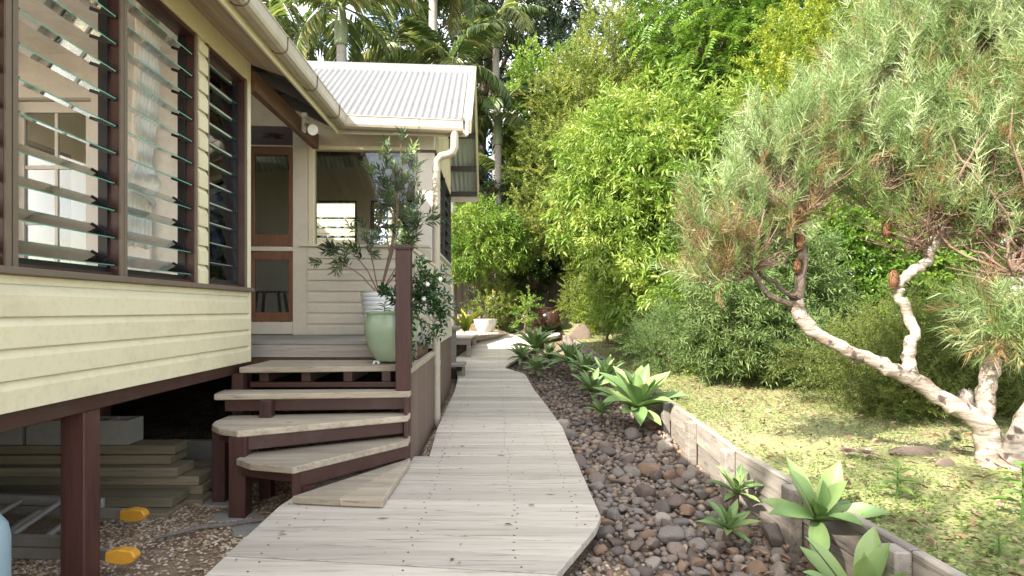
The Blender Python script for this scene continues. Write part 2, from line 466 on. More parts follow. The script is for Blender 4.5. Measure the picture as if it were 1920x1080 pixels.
def gutter(path, name='gutter'):                              # path: list of (base point, outward vector)
    vs = []; n_ = len(gp)
    for p, o in path:
        for (d, h) in gp: vs.append((p[0]+o[0]*d, p[1]+o[1]*d, p[2]+h))
    fs = []
    for i in range(len(path)-1):
        for k in range(n_): fs.append((i*n_+k, i*n_+(k+1) % n_, (i+1)*n_+(k+1) % n_, (i+1)*n_+k))
    fs += [tuple(range(n_)), tuple(range((len(path)-1)*n_, len(path)*n_))]
    mm = MB(); mm.add(vs, fs); return mm.build(name, M['gutter'], house)
gz = EZ+.01
gutter([((EX, -1.5, gz), (1, 0)), ((EX, FE, gz), (1, -1))])
gutter([((EX, FE, gz), (1, -1)), ((-.34, ey(-.34), gz-.025), (0, -1))])
for y_ in (2.1, 2.95, 3.75, 4.45, 5.2, 5.95):                 # gutter straps
    m = MB()
    for i in range(len(gp)-4):
        (d0, h0), (d1, h1) = gp[i], gp[i+1]
        if i > 8: break
        m.bar((EX+d0*1.03, y_, gz+h0-.003), (EX+d1*1.03, y_, gz+h1-.003), .012, .004, (0,1,0))
    m.build('gutter_strap', M['taupe'], house)
m = MB(); x_ = -.83
for i in range(8):
    (d0, h0), (d1, h1) = gp[i], gp[i+1]
    m.bar((x_, ey(x_)-d0*1.03, gz-.015+h0-.003), (x_, ey(x_)-d1*1.03, gz-.015+h1-.003), .012, .004, (1,0,0))
m.build('gutter_strap', M['alu'], house)
# roof sheets -------------------------------------------------
RZ = EZ+.17                                                   # sheet at the eave
RY, RZT = 7.95, 4.60                                          # wing ridge
def ry(x): return RY+SH*(x+1.2)
def e0(x): return ey(x)-.07
SW = (RZT-RZ)/(RY-e0(-1.2))
MX0 = EX+.07
def wingz(x, y): return RZ+SW*(y-e0(x))
def mainz(x): return RZ+SL*(MX0-x)
def corr(t): return .013*math.sin(2*math.pi*t/.076)
def sheet(cols, rows, f, mat, parent, name, thick=.004):
    V = []; T = []
    for c in cols:
        for r in rows: V.append(f(c, r))
    k = len(rows); nV = len(V)
    for i in range(len(cols)-1):
        for j in range(k-1):
            a = i*k+j; T += [(a, a+1, a+k+1), (a, a+k+1, a+k)]
    V2 = [(x, y, z-thick) for x, y, z in V]; T2_ = [(c+nV, b+nV, a+nV) for a, b, c in T]
    me = npmesh(name, V+V2, T+T2_, mat[0], smooth=True); me.materials.append(mat[1])
    mi = np.zeros(len(T)*2, np.int32); mi[len(T):] = 1
    return me, mi
def roof_sheet(name, cols, rows, f):
    me, mi = sheet(cols, rows, f, (M['roofm'], M['roofu']), house, name)
    nz = np.zeros(len(me.polygons)*3, np.float32); me.polygons.foreach_get('normal', nz); nz = nz.reshape(-1, 3)[:, 2]
    half = len(mi)//2
    if nz[:half].mean() < 0: me.flip_normals()
    me.polygons.foreach_set('material_index', mi)
    return link(name, me, house)
step = .076/8
cols = list(np.arange(-6.0, -.27, step))
def wf(x, r):
    y0 = e0(x)
    if x < MX0-.02:
        y0 = max(y0, y0+SL*(MX0-x)/SW)
    yv = y0+(ry(x)-y0)*r if y0 < ry(x) else ry(x)
    return (x, yv, wingz(x, yv)+corr(x))
roof_sheet('roof_sheet', cols, [0, .5, 1], wf)
roof_sheet('roof_sheet', cols, [0, .5, 1], lambda x, r: (x, ry(x)+r*1.75, wingz(x, ry(x))-SW*r*1.75+corr(x)))
rowsY = list(np.arange(-1.5, 10.6, step))
def mf(y, r):
    x0 = MX0; 
    yv = e0(MX0)
    if y > yv: x0 = MX0-SW*(y-yv)/SL*1.0
    xe = -6.0
    if x0 < xe: x0 = xe
    x = x0+(xe-x0)*r
    return (x, y, mainz(x)+corr(y))
roof_sheet('roof_sheet', rowsY, [0, .5, 1], mf)
m = MB()                                                       # ridge capping
m.prism([(-.16, -.14*SW/.74), (0, .03), (.16, -.14*SW/.74), (.16, -.125*SW/.74), (0, .05), (-.16, -.125*SW/.74)], -6, -.265, lambda a, b, c: (c, ry(c)+a, RZT+.005+b+SW*(e0(-1.2)-e0(-1.2))))
m.build('ridge_cap', M['roofm'], house)
# barge boards at the gable
gx = -.275
for s_, (ya, za, yb, zb) in enumerate(((e0(gx)-.02, RZ-.02, ry(gx), RZT-.0), (ry(gx), RZT, ry(gx)+1.78, RZT-SW*1.78))):
    m = MB()
    m.prism([(ya, za-.14), (yb, zb-.14), (yb, zb+.025), (ya, za+.025)], gx+.002, gx+.026, lambda a, b, c: (c, a, b))
    m.build('barge_board', M['cream'], house)
    m = MB(); m.prism([(ya, za+.03), (yb, zb+.03), (yb, zb+.042), (ya, za+.042)], gx-.06, gx+.034, lambda a, b, c: (c, a, b))
    m.build('barge_capping', M['gutter'], house)
MB().box(gx-.035, gx-.005, ey(gx)-.135, ey(gx)-.11, EZ-.02, EZ+.19).build('gutter_stop', M['white'], house)
# purlins under the roof
for r_ in (.35, .8, 1.3, 1.72):
    yy = ry(-.8)+r_; zz_ = RZT-SW*r_-.075
    MB().box(-5, gx-.0, yy-.02, yy+.03, zz_-.045, zz_+.03).build('purlin', M['dark'], house)
for r_ in (.25, .7, 1.2):
    yy = ry(-.8)-r_; zz_ = RZT-SW*r_-.085
    MB().box(-2.2, gx-.0, yy-.02, yy+.03, zz_-.045, zz_+.03).build('purlin', M['dark'], house)
yb_ = ry(-.5)+1.72
MB().box(-5, gx-.002, yb_, yb_+.025, RZT-SW*1.78-.17, RZT-SW*1.78+.0).build('fascia', M['gutter'], house)
for xx in (-2.35, -2.85, -3.4):
    MB().bar((xx, 4.9, mainz(xx)-.055), (xx, 7.0, mainz(xx)-.055), .07, .05).build('purlin', M['dark'], house)
for yy in (5.15, 5.75, 6.35):
    MB().bar((-1.73, yy, mainz(-1.73)-.10), (-4.5, yy, mainz(-4.5)-.10), .045, .12).build('rafter', M['dark'], house)
MB().box(-2.115, -2.045, 4.89, wy(-2.1)-.002, 3.10, 3.27).build('veranda_beam', M['beam'], house, bevel=.004)

# ------------------------------------------------------------------ room behind the louvres
MB().box(-6, -2.2, -1.5, 4.86, .86, .93).build('floor', M['floorw'], house)
MB().box(-6, -2.21, -1.5, 4.86, 3.36, 3.40).build('ceiling', M['wallw'], house)
MB().box(-6.05, -6, -1.5, 4.86, .93, 1.5).build('back_wall', M['wallw'], house)
MB().box(-6, -4.12, 4.76, 4.86, .93, 3.36).build('partition_wall', M['wallw'], house)
MB().box(-3.26, -2.2, 4.76, 4.86, .93, 3.36).build('partition_wall', M['wallw'], house)
MB().box(-4.12, -3.26, 4.76, 4.86, 3.05, 3.36).build('partition_wall', M['wallw'], house)
m = MB(); m.box(-4.12, -4.04, 4.72, 4.9, .93, 3.05).box(-3.34, -3.26, 4.72, 4.9, .93, 3.05).box(-4.04, -3.34, 4.72, 4.9, 2.98, 3.05)
fd = m.build('french_door', M['white'], house)
m = MB(); m.box(-4.03, -3.95, 4.79, 4.83, .95, 2.97).box(-3.43, -3.35, 4.79, 4.83, .95, 2.97)
m.box(-3.95, -3.43, 4.79, 4.83, 2.88, 2.97).box(-3.95, -3.43, 4.79, 4.83, .95, 1.15)
for z_ in (1.5, 1.95, 2.42): m.box(-3.95, -3.43, 4.797, 4.823, z_-.015, z_+.015)
m.box(-3.70, -3.675, 4.80, 4.82, 1.15, 2.88); m.build('door_leaf', M['white'], fd)
MB().box(-3.95, -3.43, 4.808, 4.812, 1.15, 2.88).build('door_glass', M['pane'], fd)
MB().bar((-3.99, 4.785, 1.83), (-3.99, 4.785, 2.0), .03, .02).build('door_handle', M['alu'], fd)
m = MB(); m.box(-2.56, -2.50, 4.70, 4.755, .93, 3.3).box(-2.9, -2.85, 4.72, 4.757, .93, 3.36); m.build('wall_trim', M['white'], house)

# ------------------------------------------------------------------ wing
MB().box(-3.0, -2.84, -.1, -.002, .80, 3.55, TF).build('wall_frame', M['beige'], house)
MB().box(-2.345, -2.17, -.1, .004, .80, 3.55, TF).build('door_post', M['beige'], house, bevel=.004)
MB().box(-2.839, -2.346, -.1, .0, 3.36, 3.75, TF).build('lintel', M['beige'], house)
MB().box(-2.169, -.73, -.1, -.004, 3.155, 3.5, TF).build('lintel', M['beige'], house)
MB().box(-6, -3.0, -.1, -.006, .80, 4.1, TF).build('wall_panel', M['beige'], house)
m = MB(); m.box(-2.84, -2.345, -.06, -.01, 3.14, 3.355, TF); tp = m.build('transom_panel', M['carved'], house)
m = MB()
for k in range(26):
    a = random.uniform(0, math.pi); r0 = random.uniform(.01, .05); r1 = r0+random.uniform(.03, .06)
    cx, cz = -2.58, 3.22
    p = lambda r: TF(cx+1.7*r*math.cos(a), -.005, cz+r*math.sin(a)*.9)
    m.tube([p(r0), p((r0+r1)/2), p(r1)], [.003, .009, .002], 5)
m.build('carved_spray', M['carved'], tp)
dr = MB().box(-2.84, -2.79, -.07, -.012, 1.96, 3.125, TF).box(-2.395, -2.345, -.07, -.012, 1.96, 3.125, TF).box(-2.79, -2.395, -.07, -.012, 3.03, 3.125, TF).box(-2.79, -2.395, -.07, -.012, 1.96, 2.10, TF)
dr.box(-2.84, -2.79, -.07, -.012, 1.08, 1.90, TF).box(-2.395, -2.345, -.07, -.012, 1.08, 1.90, TF).box(-2.79, -2.395, -.07, -.012, 1.80, 1.90, TF).box(-2.79, -2.395, -.07, -.012, 1.08, 1.19, TF)
dr = dr.build('cedar_door', M['door'], house, bevel=.003)
MB().box(-2.79, -2.395, -.045, -.04, 2.10, 3.03, TF).build('door_glass', M['pane'], dr)
MB().box(-2.79, -2.395, -.045, -.04, 1.19, 1.80, TF).build('door_glass', M['pane'], dr)
for z0_, z1_ in ((1.905, 1.955), (3.126, 3.139), (.935, 1.075)):
    MB().box(-2.84, -2.346, -.08, .0, z0_, z1_, TF).build('door_rail', M['beige'], house)
wm = MB().box(-2.165, -2.10, -.1, .012, 1.985, 3.15, TF).box(-.93, -.90, -.1, .012, 1.985, 3.15, TF).box(-2.10, -.93, -.1, .012, 3.10, 3.15, TF)
wm = wm.build('picture_window', M['cream'], house, bevel=.004)
MB().box(-2.10, -.93, -.05, -.045, 1.985, 3.10, TF).build('window_pane', M['pane'], wm)
MB().box(-2.26, -.74, -.1, .045, 1.955, 1.984, TF).build('window_sill', M['beige'], wm, bevel=.004)
MB().box(-2.169, -.73, -.1, -.001, .80, 1.954, TF).build('wall_frame', M['beige'], house)
for k in range(8): board(-2.168, -.735, .93+.1275*k, TF, M['beige'], .1275)
MB().box(-.898, -.70, -.12, .015, .80, 3.29, TF).build('corner_post', M['post'], house, bevel=.004)
MB().box(-.91, -.68, -.12, .03, 3.08, 3.11, TF).build('post_band', M['brown'], house)
# side wall of the wing
y0s, y1s = wy(-.7)+.12, wy(-.7)+2.45
for k in range(7): board(y0s, y1s, .93+.1375*k, TS, M['beige'])
MB().box(y0s, y1s, -.1, -.001, .75, 1.90, TS).build('wall_frame', M['wallw'], house)
MB().box(y0s, y1s, -.1, .03, .80, .925, TS).build('base_board', M['beige'], house)
MB().box(y0s, y1s+.03, -.1, .04, 1.90, 1.93, TS).build('window_sill', M['beige'], house)
hw = (y1s-y0s-.06)/2
for k in range(2): louvre(y0s+.02+k*(hw+.02), y0s+.02+k*(hw+.02)+hw, 1.931, 3.08, TS, 42, 42, 3, fr='dark', trim='dark')
m = MB(); m.prism([(y0s-.1, 3.09), (y1s+.02, 3.09), (y1s+.02, 3.3), (ry(-.7), RZT-.09), (y0s-.1, 3.35)], -.78, -.712, lambda a, b, c: (c, a, b))
m.build('gable_panel', M['cream'], house)
for k in range(13):
    yy = y0s-.02+k*.19
    zt = min(RZ+SW*(yy-e0(-.7)), RZT-SW*(yy-ry(-.7)))-.08
    MB().box(-.712, -.69, yy, yy+.05, 3.085, zt).build('gable_batten', M['cream'], house)
for k in range(int((y1s-y0s)/.1)+1):
    yy = y0s+k*.1
    MB().box(-.72, -.69, yy, yy+.09, -.06, .80).build('skirting_board', M['batten'], house, bevel=.004)
# inside of the wing
MB().box(-5, -.78, 6.9, 9.25, .84, .93).build('floor', M['floorw'], house)
m = MB(); Yb = 9.25
m.box(-5, -2.95, Yb, Yb+.1, .93, 3.6).box(-2.95, -.75, Yb, Yb+.1, .93, 2.16).box(-2.95, -.75, Yb, Yb+.1, 3.0, 3.6).box(-2.22, -2.0, Yb, Yb+.1, 2.16, 3.0).box(-1.05, -.75, Yb, Yb+.1, 2.16, 3.0)
m.build('back_wall', M['beige'], house)
TBK = lambda u, n_, z: (u, Yb-n_+.02, z)
louvre(-2.945, -2.225, 2.165, 2.995, TBK, 20, 20, 3, fr='dark', trim='dark')
louvre(-1.995, -1.055, 2.165, 2.995, TBK, 20, 20, 3, fr='dark', trim='dark')
MB().box(-2.94, -2.0, Yb-.06, Yb-.01, .94, 1.75).build('lower_panel', M['wallw'], house)
m = MB(); m.bar((-1.95, 8.0, 3.55), (-1.2, 8.6, 2.4), .09, .12).bar((-3.5, 7.95, 3.45), (-.8, 7.95, 3.45), .09, .16); m.build('roof_brace', M['beam'], house)

# downpipe
dpx, dpy = -.645, 6.44
m = MB()
pp = [(dpx+.06, dpy-.03, -.17), (dpx+.02, dpy, -.09), (dpx, dpy, .0), (dpx, dpy, 2.84), (dpx+.02, dpy-.01, 2.91), (dpx+.06, dpy-.04, 2.945), (-.50, ey(-.45)-.03, 2.97), (-.455, ey(-.45)-.06, 2.99), (-.435, ey(-.45)-.065, 3.04), (-.435, ey(-.45)-.065, gz+.04)]
m.tube(pp, .045, 20); dp = m.build('downpipe', M['gutter'], house, smooth=True)
for z_ in (.62, 2.80, .02):
    m = MB(); m.tube([(dpx, dpy, z_-.025), (dpx, dpy, z_+.025)], .048, 20); m.build('pipe_collar', M['gutter'], dp, smooth=True)

# stumps under the main wing
for (x_, y_, w_) in ((-2.19, 3.02, .125), (-2.2, 5.0, .11), (-3.6, 3.1, .13), (-3.6, 5.2, .13), (-2.9, 6.5, .11)):
    MB().box(x_-w_/2, x_+w_/2, y_-w_/2, y_+w_/2, -.35, .69).build('stump', M['brownp'], house, bevel=.005)
for y_ in (3.9, 4.8): MB().box(-6, -2.24, y_-.05, y_+.05, .68, .85).build('floor_bearer', M['dark'], house)
MB().box(-6, -2.2, -1.5, -1.45, .78, 3.36).build('end_wall', M['cream'], house)

roof_sheet('roof_sheet', rowsY, [0, 1], lambda y, r: (-6-2.6*r, y, mainz(-6)-SL*2.6*r+corr(y)))  # unseen rear slope, extended to keep direct sun out of the room
MB().box(-6.1, -6.0, -1.5, 10.4, -.4, .92).build('dark_closing_panel', M['dark'], house)  # dark panels added to shut sunlight out from under the house
MB().box(-6.0, -.75, 9.1, 9.2, -.3, .92).build('dark_closing_panel', M['dark'], house)
MB().box(-6.0, -2.3, -1.5, -1.4, -.4, .77).build('dark_closing_panel', M['dark'], house)
MB().box(-4.75, -4.65, 4.87, 6.62, .93, 4.3).build('veranda_wall', M['cream'], house)
MB().box(-4.62, -4.6, 5.2, 6.2, 1.3, 2.9).build('veranda_window', M['dark'], house)
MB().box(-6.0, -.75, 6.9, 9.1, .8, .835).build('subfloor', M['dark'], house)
MB().box(-6, -4.76, 4.87, 10.4, .78, 4.6).build('rear_sun_block', M['cream'], house)  # solid block added to stop sunlight leaking in behind the veranda
# ------------------------------------------------------------------ veranda deck
deck = empty('veranda_deck', (-1.8, 6, 0), 'grey weathered timber deck in front of the cedar door', 'deck')
k = 0; y = 5.30
while y < 6.52:
    MB().box(-4.64, -.72, y, y+.086, .895, .93).build('deck_board', M['deckold'], deck, bevel=.003); y += .0905
MB().box(-3.2, -.72, 5.305, 5.35, .775, .893).build('edge_board', M['deckold'], deck, bevel=.003)
MB().box(-3.2, -.72, 5.33, 5.37, .68, .774).build('edge_joist', M['beam'], deck)
for x_ in (-2.6, -1.6, -.8): MB().box(x_, x_+.045, 5.37, 6.6, .70, .893).build('joist', M['beam'], deck)

# ------------------------------------------------------------------ winder stairs
st = empty('winder_stairs', (-1.3, 4.3, 0), 'pale timber winder stairs with brown painted frames beside the boardwalk', 'stairs')
def tread(poly, z, th=.047, mat='tread', name='tread'):
    m = MB(); m.prism(poly, z-th, z); return m.build(name, M[mat], st, bevel=.006)
# landing boards
for a, b in ((4.68, 4.84), (4.845, 5.0), (5.005, 5.16), (5.165, 5.295)):
    x1 = -.70; x0 = -2.07
    if a < 4.7:
        tread([(-2.07, 4.63), (-.79, 4.76), (-.79, 4.84), (-2.07, 4.84)], .75)
        tread([(-.66, 4.58), (-.655, 4.84), (-.785, 4.84), (-.785, 4.70)], .749)
    else: tread([(x0, a), (x1+.045, a), (x1+.045, b), (x0, b)], .75)
tread([(-.785, 5.30), (-.655, 5.30), (-.655, 6.55), (-.715, 6.55), (-.715, 5.31)], .748)
for x_ in (-1.95, -1.60, -1.25, -.93):                        # joists seen under the landing
    MB().box(x_, x_+.075, 4.74, 5.33, .62, .701).build('joist', M['brown'], st, bevel=.003)
MB().box(-2.02, -.80, 4.72, 4.76, .575, .618).build('beam', M['brown'], st, bevel=.003)
# step 4
tread([(-2.15, 4.375), (-.665, 4.50), (-.665, 4.66), (-2.19, 4.62)], .57)
MB().bar((-2.09, 4.44, .475), (-.675, 4.545, .475), .035, .093).build('riser', M['brown'], st, bevel=.003)
# step 3
tread([(-2.07, 4.22), (-2.03, 4.10), (-1.92, 3.98), (-1.75, 3.89), (-.67, 4.45), (-.667, 4.58), (-.68, 4.62), (-2.07, 4.46)], .39)
MB().bar((-1.74, 3.945, .293), (-.675, 4.52, .293), .035, .095).build('riser', M['brown'], st, bevel=.003)
MB().bar((-2.02, 4.23, .30), (-1.76, 3.96, .30), .035, .08).build('riser', M['brown'], st, bevel=.003)
# step 2
tread([(-1.745, 3.86), (-1.60, 3.74), (-1.285, 3.65), (-.66, 4.40), (-.662, 4.55), (-.69, 4.56), (-1.72, 4.02)], .21)
MB().bar((-1.27, 3.715, .112), (-.675, 4.455, .112), .035, .096).build('riser', M['brown'], st, bevel=.003)
MB().bar((-1.70, 3.865, .13), (-1.30, 3.72, .13), .035, .07).build('riser', M['brown'], st, bevel=.003)
MB().box(-1.27, -1.18, 3.735, 3.80, -.13, .062).build('block', M['brown'], st)
# step 1: a single triangular slab of three boards lying on the boardwalk
tread([(-1.262, 3.56), (-.955, 3.513), (-.6505, 4.42), (-.654, 4.49)], .052)
tread([(-.953, 3.513), (-.68, 3.488), (-.648, 4.365), (-.6503, 4.419)], .052)
for (x_, y_, w_, z1) in ((-1.755, 3.95, .115, .343), (-2.06, 4.31, .10, .343), (-1.285, 3.735, .06, .163), (-1.75, 4.4, .09, .52), (-2.08, 4.66, .09, .70), (-.735, 4.73, .08, .70)):
    MB().box(x_-w_/2, x_+w_/2, y_-w_/2, y_+w_/2, -.30, z1).build('post', M['brownp'], st, bevel=.004)
MB().box(-.70, -.675, 4.46, 4.60, -.04, .523).build('stringer_end', M['brownp'], st)
nw = MB().box(-.783, -.663, 4.545, 4.665, .571, 1.70).build('newel_post', M['brownp'], st, bevel=.006)
MB().box(-.80, -.648, 4.53, 4.68, 1.701, 1.74).build('newel_cap', M['brown'], nw, bevel=.012, seg=2)
MB().box(-.70, -.665, 4.67, 6.52, 1.60, 1.70).build('handrail', M['beige'], st, bevel=.004)
MB().box(-.72, -.65, 4.685, 6.52, 1.701, 1.73).build('handrail_cap', M['beige'], st, bevel=.004)
MB().bar((-.682, 4.67, 1.50), (-.682, 4.95, 1.58), .03, .05).build('handrail_brace', M['beige'], st)
y = 4.60
while y < 6.50:                                               # upright skirting battens
    MB().box(-.685, -.66, y, y+.041, -.09, .70).build('batten', M['batten'], st, bevel=.003); y += .046
MB().box(-.668, -.645, 6.42, 6.45, -.12, .9).build('corner_bead', M['gutter'], st)

# ------------------------------------------------------------------ pots and what stands on the deck
def pot(name, prof, c, mat, label, cat='pot', n=40, smooth=True):
    o = MB().lathe(prof, (0, 0, 0), n).build(name, mat, None, smooth=smooth); o.location = c
    return tag(o, label, cat)
M['celadon'], _nt, _b = newmat('celadon_glaze'); n = N(_nt); v = n.coords()
_c = n.mix(n.ramp(n.noise(v, 3, 5), [(.35, 0), (.7, 1)]), (.30,.40,.26), (.40,.48,.33)); n.put(_b.inputs['Base Color'], _c)
_b.inputs['Roughness'].default_value = .22; n.put(_b.inputs['Normal'], n.bump(n.noise(v, 9, 4), .12, .01))
M['ribbed'] = paint('white_ceramic', (.74,.75,.75), .4, (.45,.45,.43), .3, 6)
M['soilpot'] = plain('potting_soil', (.045,.03,.02), .95)
M['jar'] = plain('brown_glaze', (.05,.024,.016), .18)
M['stonepot'] = paint('stone_pot', (.50,.48,.44), .85, (.24,.23,.20), .7, 9)
gp_c = (-.90, 5.02, .775)
gpot = pot('green_pot', [(.0,.0),(.125,.0),(.155,.03),(.198,.11),(.23,.22),(.236,.30),(.227,.36),(.214,.395),(.217,.405),(.228,.412),(.23,.425),(.214,.432),(.197,.425),(.197,.39),(.0,.385)], gp_c, M['celadon'], 'round pale green glazed pot on the stair landing')
for a in (210, 330, 90):
    x_ = gp_c[0]+.13*math.cos(R(a)); y_ = gp_c[1]+.13*math.sin(R(a))
    m = MB(); m.prism([(-.03,0),(-.012,0),(-.01,.016),(.01,.016),(.012,0),(.03,0),(.024,.026),(-.024,.026)], -.02, .02, lambda p, q, r: (x_+p, y_+r-.02, .7505+q))
    f_ = m.build('pot_foot', M['ribbed'], gpot)
prof = [(0,0),(.115,0)]
for k in range(40):
    z_ = .02+k*.0115; r_ = .118+.075*(k/39)**.8
    prof.append((r_+(.0035 if (k % 4) < 3 else -.003), z_))
prof += [(.198,.485),(.182,.485),(.18,.455),(0,.45)]
wp_c = (-1.26, 6.25, .931)
pot('white_pot', prof, wp_c, M['ribbed'], 'tall white ribbed pot against the beige wall holding the oleander')

# spotlight on the veranda beam
sp = empty('spotlight', (-2.03, 6.1, 3.2), 'white spotlight fixed to the brown veranda beam', 'spotlight')
MB().box(-2.043, -2.015, 6.05, 6.13, 3.12, 3.27).build('bracket', M['white'], sp, bevel=.008)
MB().box(-2.044, -1.99, 6.06, 6.11, 3.271, 3.32).build('junction_box', M['white'], sp, bevel=.004)
m = MB(); m.tube([(-2.015, 6.09, 3.19), (-1.98, 6.06, 3.17), (-1.95, 6.04, 3.15)], [.016, .018, .03], 14); m.build('arm', M['white'], sp, smooth=True)
m = MB(); d_ = Vector((.6, -.75, -.42)).normalized(); p0 = Vector((-1.965, 6.05, 3.155))
m.tube([p0, p0+d_*.05, p0+d_*.12, p0+d_*.135, p0+d_*.125], [.028, .036, .056, .056, .046], 20); m.build('lamp_head', M['white'], sp, smooth=True)
m = MB(); m.tube([p0+d_*.126, p0+d_*.131], .045, 20); m.build('lens', M['white'], sp)

# stool inside the wing
sl = empty('stool', (-3.2, 8.2, .93), 'dark slatted timber stool behind the cedar door glass', 'stool')
for k in range(7): MB().box(-3.4+k*.058, -3.36+k*.058, 8.05, 8.36, 1.46, 1.485).build('slat', M['dark'], sl)
for sx in (-1, 1):
    for sy in (-1, 1):
        MB().bar((-3.2+sx*.21, 8.2+sy*.16, .931), (-3.2+sx*.15, 8.2+sy*.12, 1.46), .035, .035, (0,1,0)).build('leg', M['dark'], sl)
    MB().bar((-3.2+sx*.19, 8.2-.145, 1.06), (-3.2+sx*.19, 8.2+.145, 1.06), .025, .03).build('stretcher', M['dark'], sl)
MB().bar((-3.39, 8.06, 1.02), (-3.01, 8.06, 1.02), .025, .03).build('stretcher', M['dark'], sl)

# curtain tied back behind the louvres
def curtain():
    nu, nz = 46, 60; V = []; T = []
    for j in range(nz+1):
        t = j/nz; z = 3.28-1.62*t
        tie = math.exp(-((z-1.98)/.13)**2)
        cen = 3.90-.05*t-.10*max(0, t-.4); half = .115+.02*t-.055*math.exp(-((z-2.2)/.2)**2)+.05*tie*0+.02*max(0, t-.8)
        bulge = .11*math.exp(-((z-2.07)/.09)**2)
        for i in range(nu+1):
            u = i/nu; y_ = cen+(u-.5)*2*(half+bulge*.7)
            x_ = -2.37+.028*math.sin(u*38+0.5*math.sin(t*5))*(.4+.6*(1-tie))+bulge*math.sin(math.pi*u)*.9
            if t < .35 and (int(z*9) % 2): x_ += .004
            V.append((x_, y_, z+.03*math.sin(u*25)*(t > .985)))
    k = nu+1
    for j in range(nz):
        for i in range(nu):
            a = j*k+i; T += [(a, a+1, a+k+1), (a, a+k+1, a+k)]
    return npmesh('curtain', V, T, M['curtain'], smooth=True)
cu = link('curtain', curtain()); tag(cu, 'white tied-back curtain hanging behind the louvre blades', 'curtain')
cm = cu.modifiers.new('thickness', 'SOLIDIFY'); cm.thickness = .003
MB().tube([(-2.37+.075*math.cos(a), 3.80+.11*math.sin(a), 1.97-.03*math.sin(a)) for a in np.linspace(0, 2*math.pi, 20)], .018, 8).build('tie_band', M['curtain'], cu, smooth=True)

# ------------------------------------------------------------------ under the house
def gnd(x, y): return basez(x, y)
def thing(o, label, cat, group=None): return tag(o, label, cat, group)
lad = empty('ladder', (-2.6, 3.5, -.2), 'aluminium extension ladder with yellow feet lying under the house', 'ladder')
for (a, b, z) in (((-4.6, 3.95), (-2.42, 3.74), -.12), ((-4.6, 3.30), (-2.12, 3.16), -.14)):
    for dz in (0, .07): MB().bar((a[0]+dz*3, a[1], z+dz), (b[0]-dz*2, b[1], z+dz), .028, .062).build('rail', M['alu'], lad, bevel=.004)
for k in range(7):
    x_ = -2.62-.28*k
    for dz, dx in ((0, 0), (.07, .12)):
        m = MB(); m.tube([(x_-dx, 3.19+.02*k, -.14+dz), (x_-dx-.12, 3.76+.02*k, -.12+dz)], .017, 8); m.build('rung', M['alu'], lad, smooth=True)
for (x_, y_, z_) in ((-2.36, 3.735, -.125), (-2.06, 3.157, -.145)):
    m = MB(); m.prism([(-.08,-.03),(.02,-.045),(.075,-.03),(.095,.0),(.07,.035),(-.0,.045),(-.08,.03)], -.03, .03, lambda p, q, r: (x_+p, y_+r, z_+q)); m.build('foot', M['yellow'], lad, bevel=.008)
# stacked boards: each a thing
spec = [(-4.8,-2.30,4.02,4.26,0),(-4.9,-2.20,4.30,4.52,0),(-4.7,-2.33,4.12,4.36,1),(-4.9,-2.26,4.42,4.62,1),(-4.8,-2.28,4.40,4.66,2),(-4.9,-2.42,4.36,4.60,3),(-4.6,-2.36,4.62,4.86,2),(-4.7,-2.52,4.44,4.68,4),(-4.8,-2.50,4.46,4.66,5)]
lb = ['lowest wide board under the house nearest the ladder', 'lowest board of the timber stack behind the ladder', 'second layer board resting on the front of the timber stack', 'long board whose end sticks out furthest from the stack middle', 'thick plank lying in the third layer of the timber stack', 'thin plank in the fourth layer of the timber stack', 'rear plank of the third layer in the timber stack', 'plank near the top of the timber stack under the blocks', 'topmost plank of the timber stack carrying concrete blocks']
for (x0, x1, y0, y1, lay), l_ in zip(spec, lb):
    z0 = -.29+.075*lay; m = MB(); m.box(x0, x1, y0, y1, z0, z0+.07)
    thing(m.build('timber_board', M['pine'], None, bevel=.005), l_, 'board', 'boards stacked under the house')
for k, (x_, l_) in enumerate(((-3.05, 'hollow concrete block nearest the brown stump, on the timber stack'), (-3.47, 'hollow concrete block in the middle of the row on the timber stack'), (-3.89, 'hollow concrete block furthest back in the row on the timber stack'))):
    z0 = .161; m = MB()
    m.box(x_-.19, x_+.19, 4.46, 4.49, z0, z0+.19).box(x_-.19, x_+.19, 4.62, 4.65, z0, z0+.19)
    for q in (-.19, -.015, .16): m.box(x_+q, x_+q+.03, 4.491, 4.619, z0, z0+.19)
    thing(m.build('concrete_block', M['concrete'], None), l_, 'block', 'concrete blocks under the house')
thing(MB().box(-3.1, -2.25, 5.35, 5.45, -.28, -.02).build('concrete_footing', M['concrete'], None, bevel=.006), 'low grey concrete footing under the stairs in the dark', 'footing')
m = MB(); m.lathe([(0,0),(.14,0),(.15,.02),(.15,.42),(.14,.48),(.11,.53),(.06,.56),(0,.565)], (0,0,0), 32)
o = m.build('gas_cylinder', M['cyl'], None, smooth=True); o.location = (-2.245, 2.42, -.20); thing(o, 'blue grey gas cylinder beside the house stump at the photo edge', 'gas cylinder')
for k, (x_, y_, l_) in enumerate(((-1.80, 4.02, 'flat pale stone at the foot of the near stair post'), (-2.02, 4.36, 'flat pale stone at the foot of the rear stair post'), (-1.52, 3.72, 'flat pale stone between the stair post and the boardwalk'))):
    m = MB(); m.lathe([(0,-.03),(.10,-.03),(.13,.0),(.12,.025),(.06,.035),(0,.036)], (0,0,0), 11); o = m.build('footing_stone', M['concrete'], None, smooth=True)
    o.location = (x_, y_-.06, gnd(x_, y_)+.0); o.scale = (1.3, .8, .8); thing(o, l_, 'stone', 'stones at the stair posts')
m = MB(); pts = [(-2.15, 3.62), (-1.9, 3.70), (-1.75, 3.76), (-1.6, 3.80), (-1.45, 3.78), (-1.35, 3.76)]
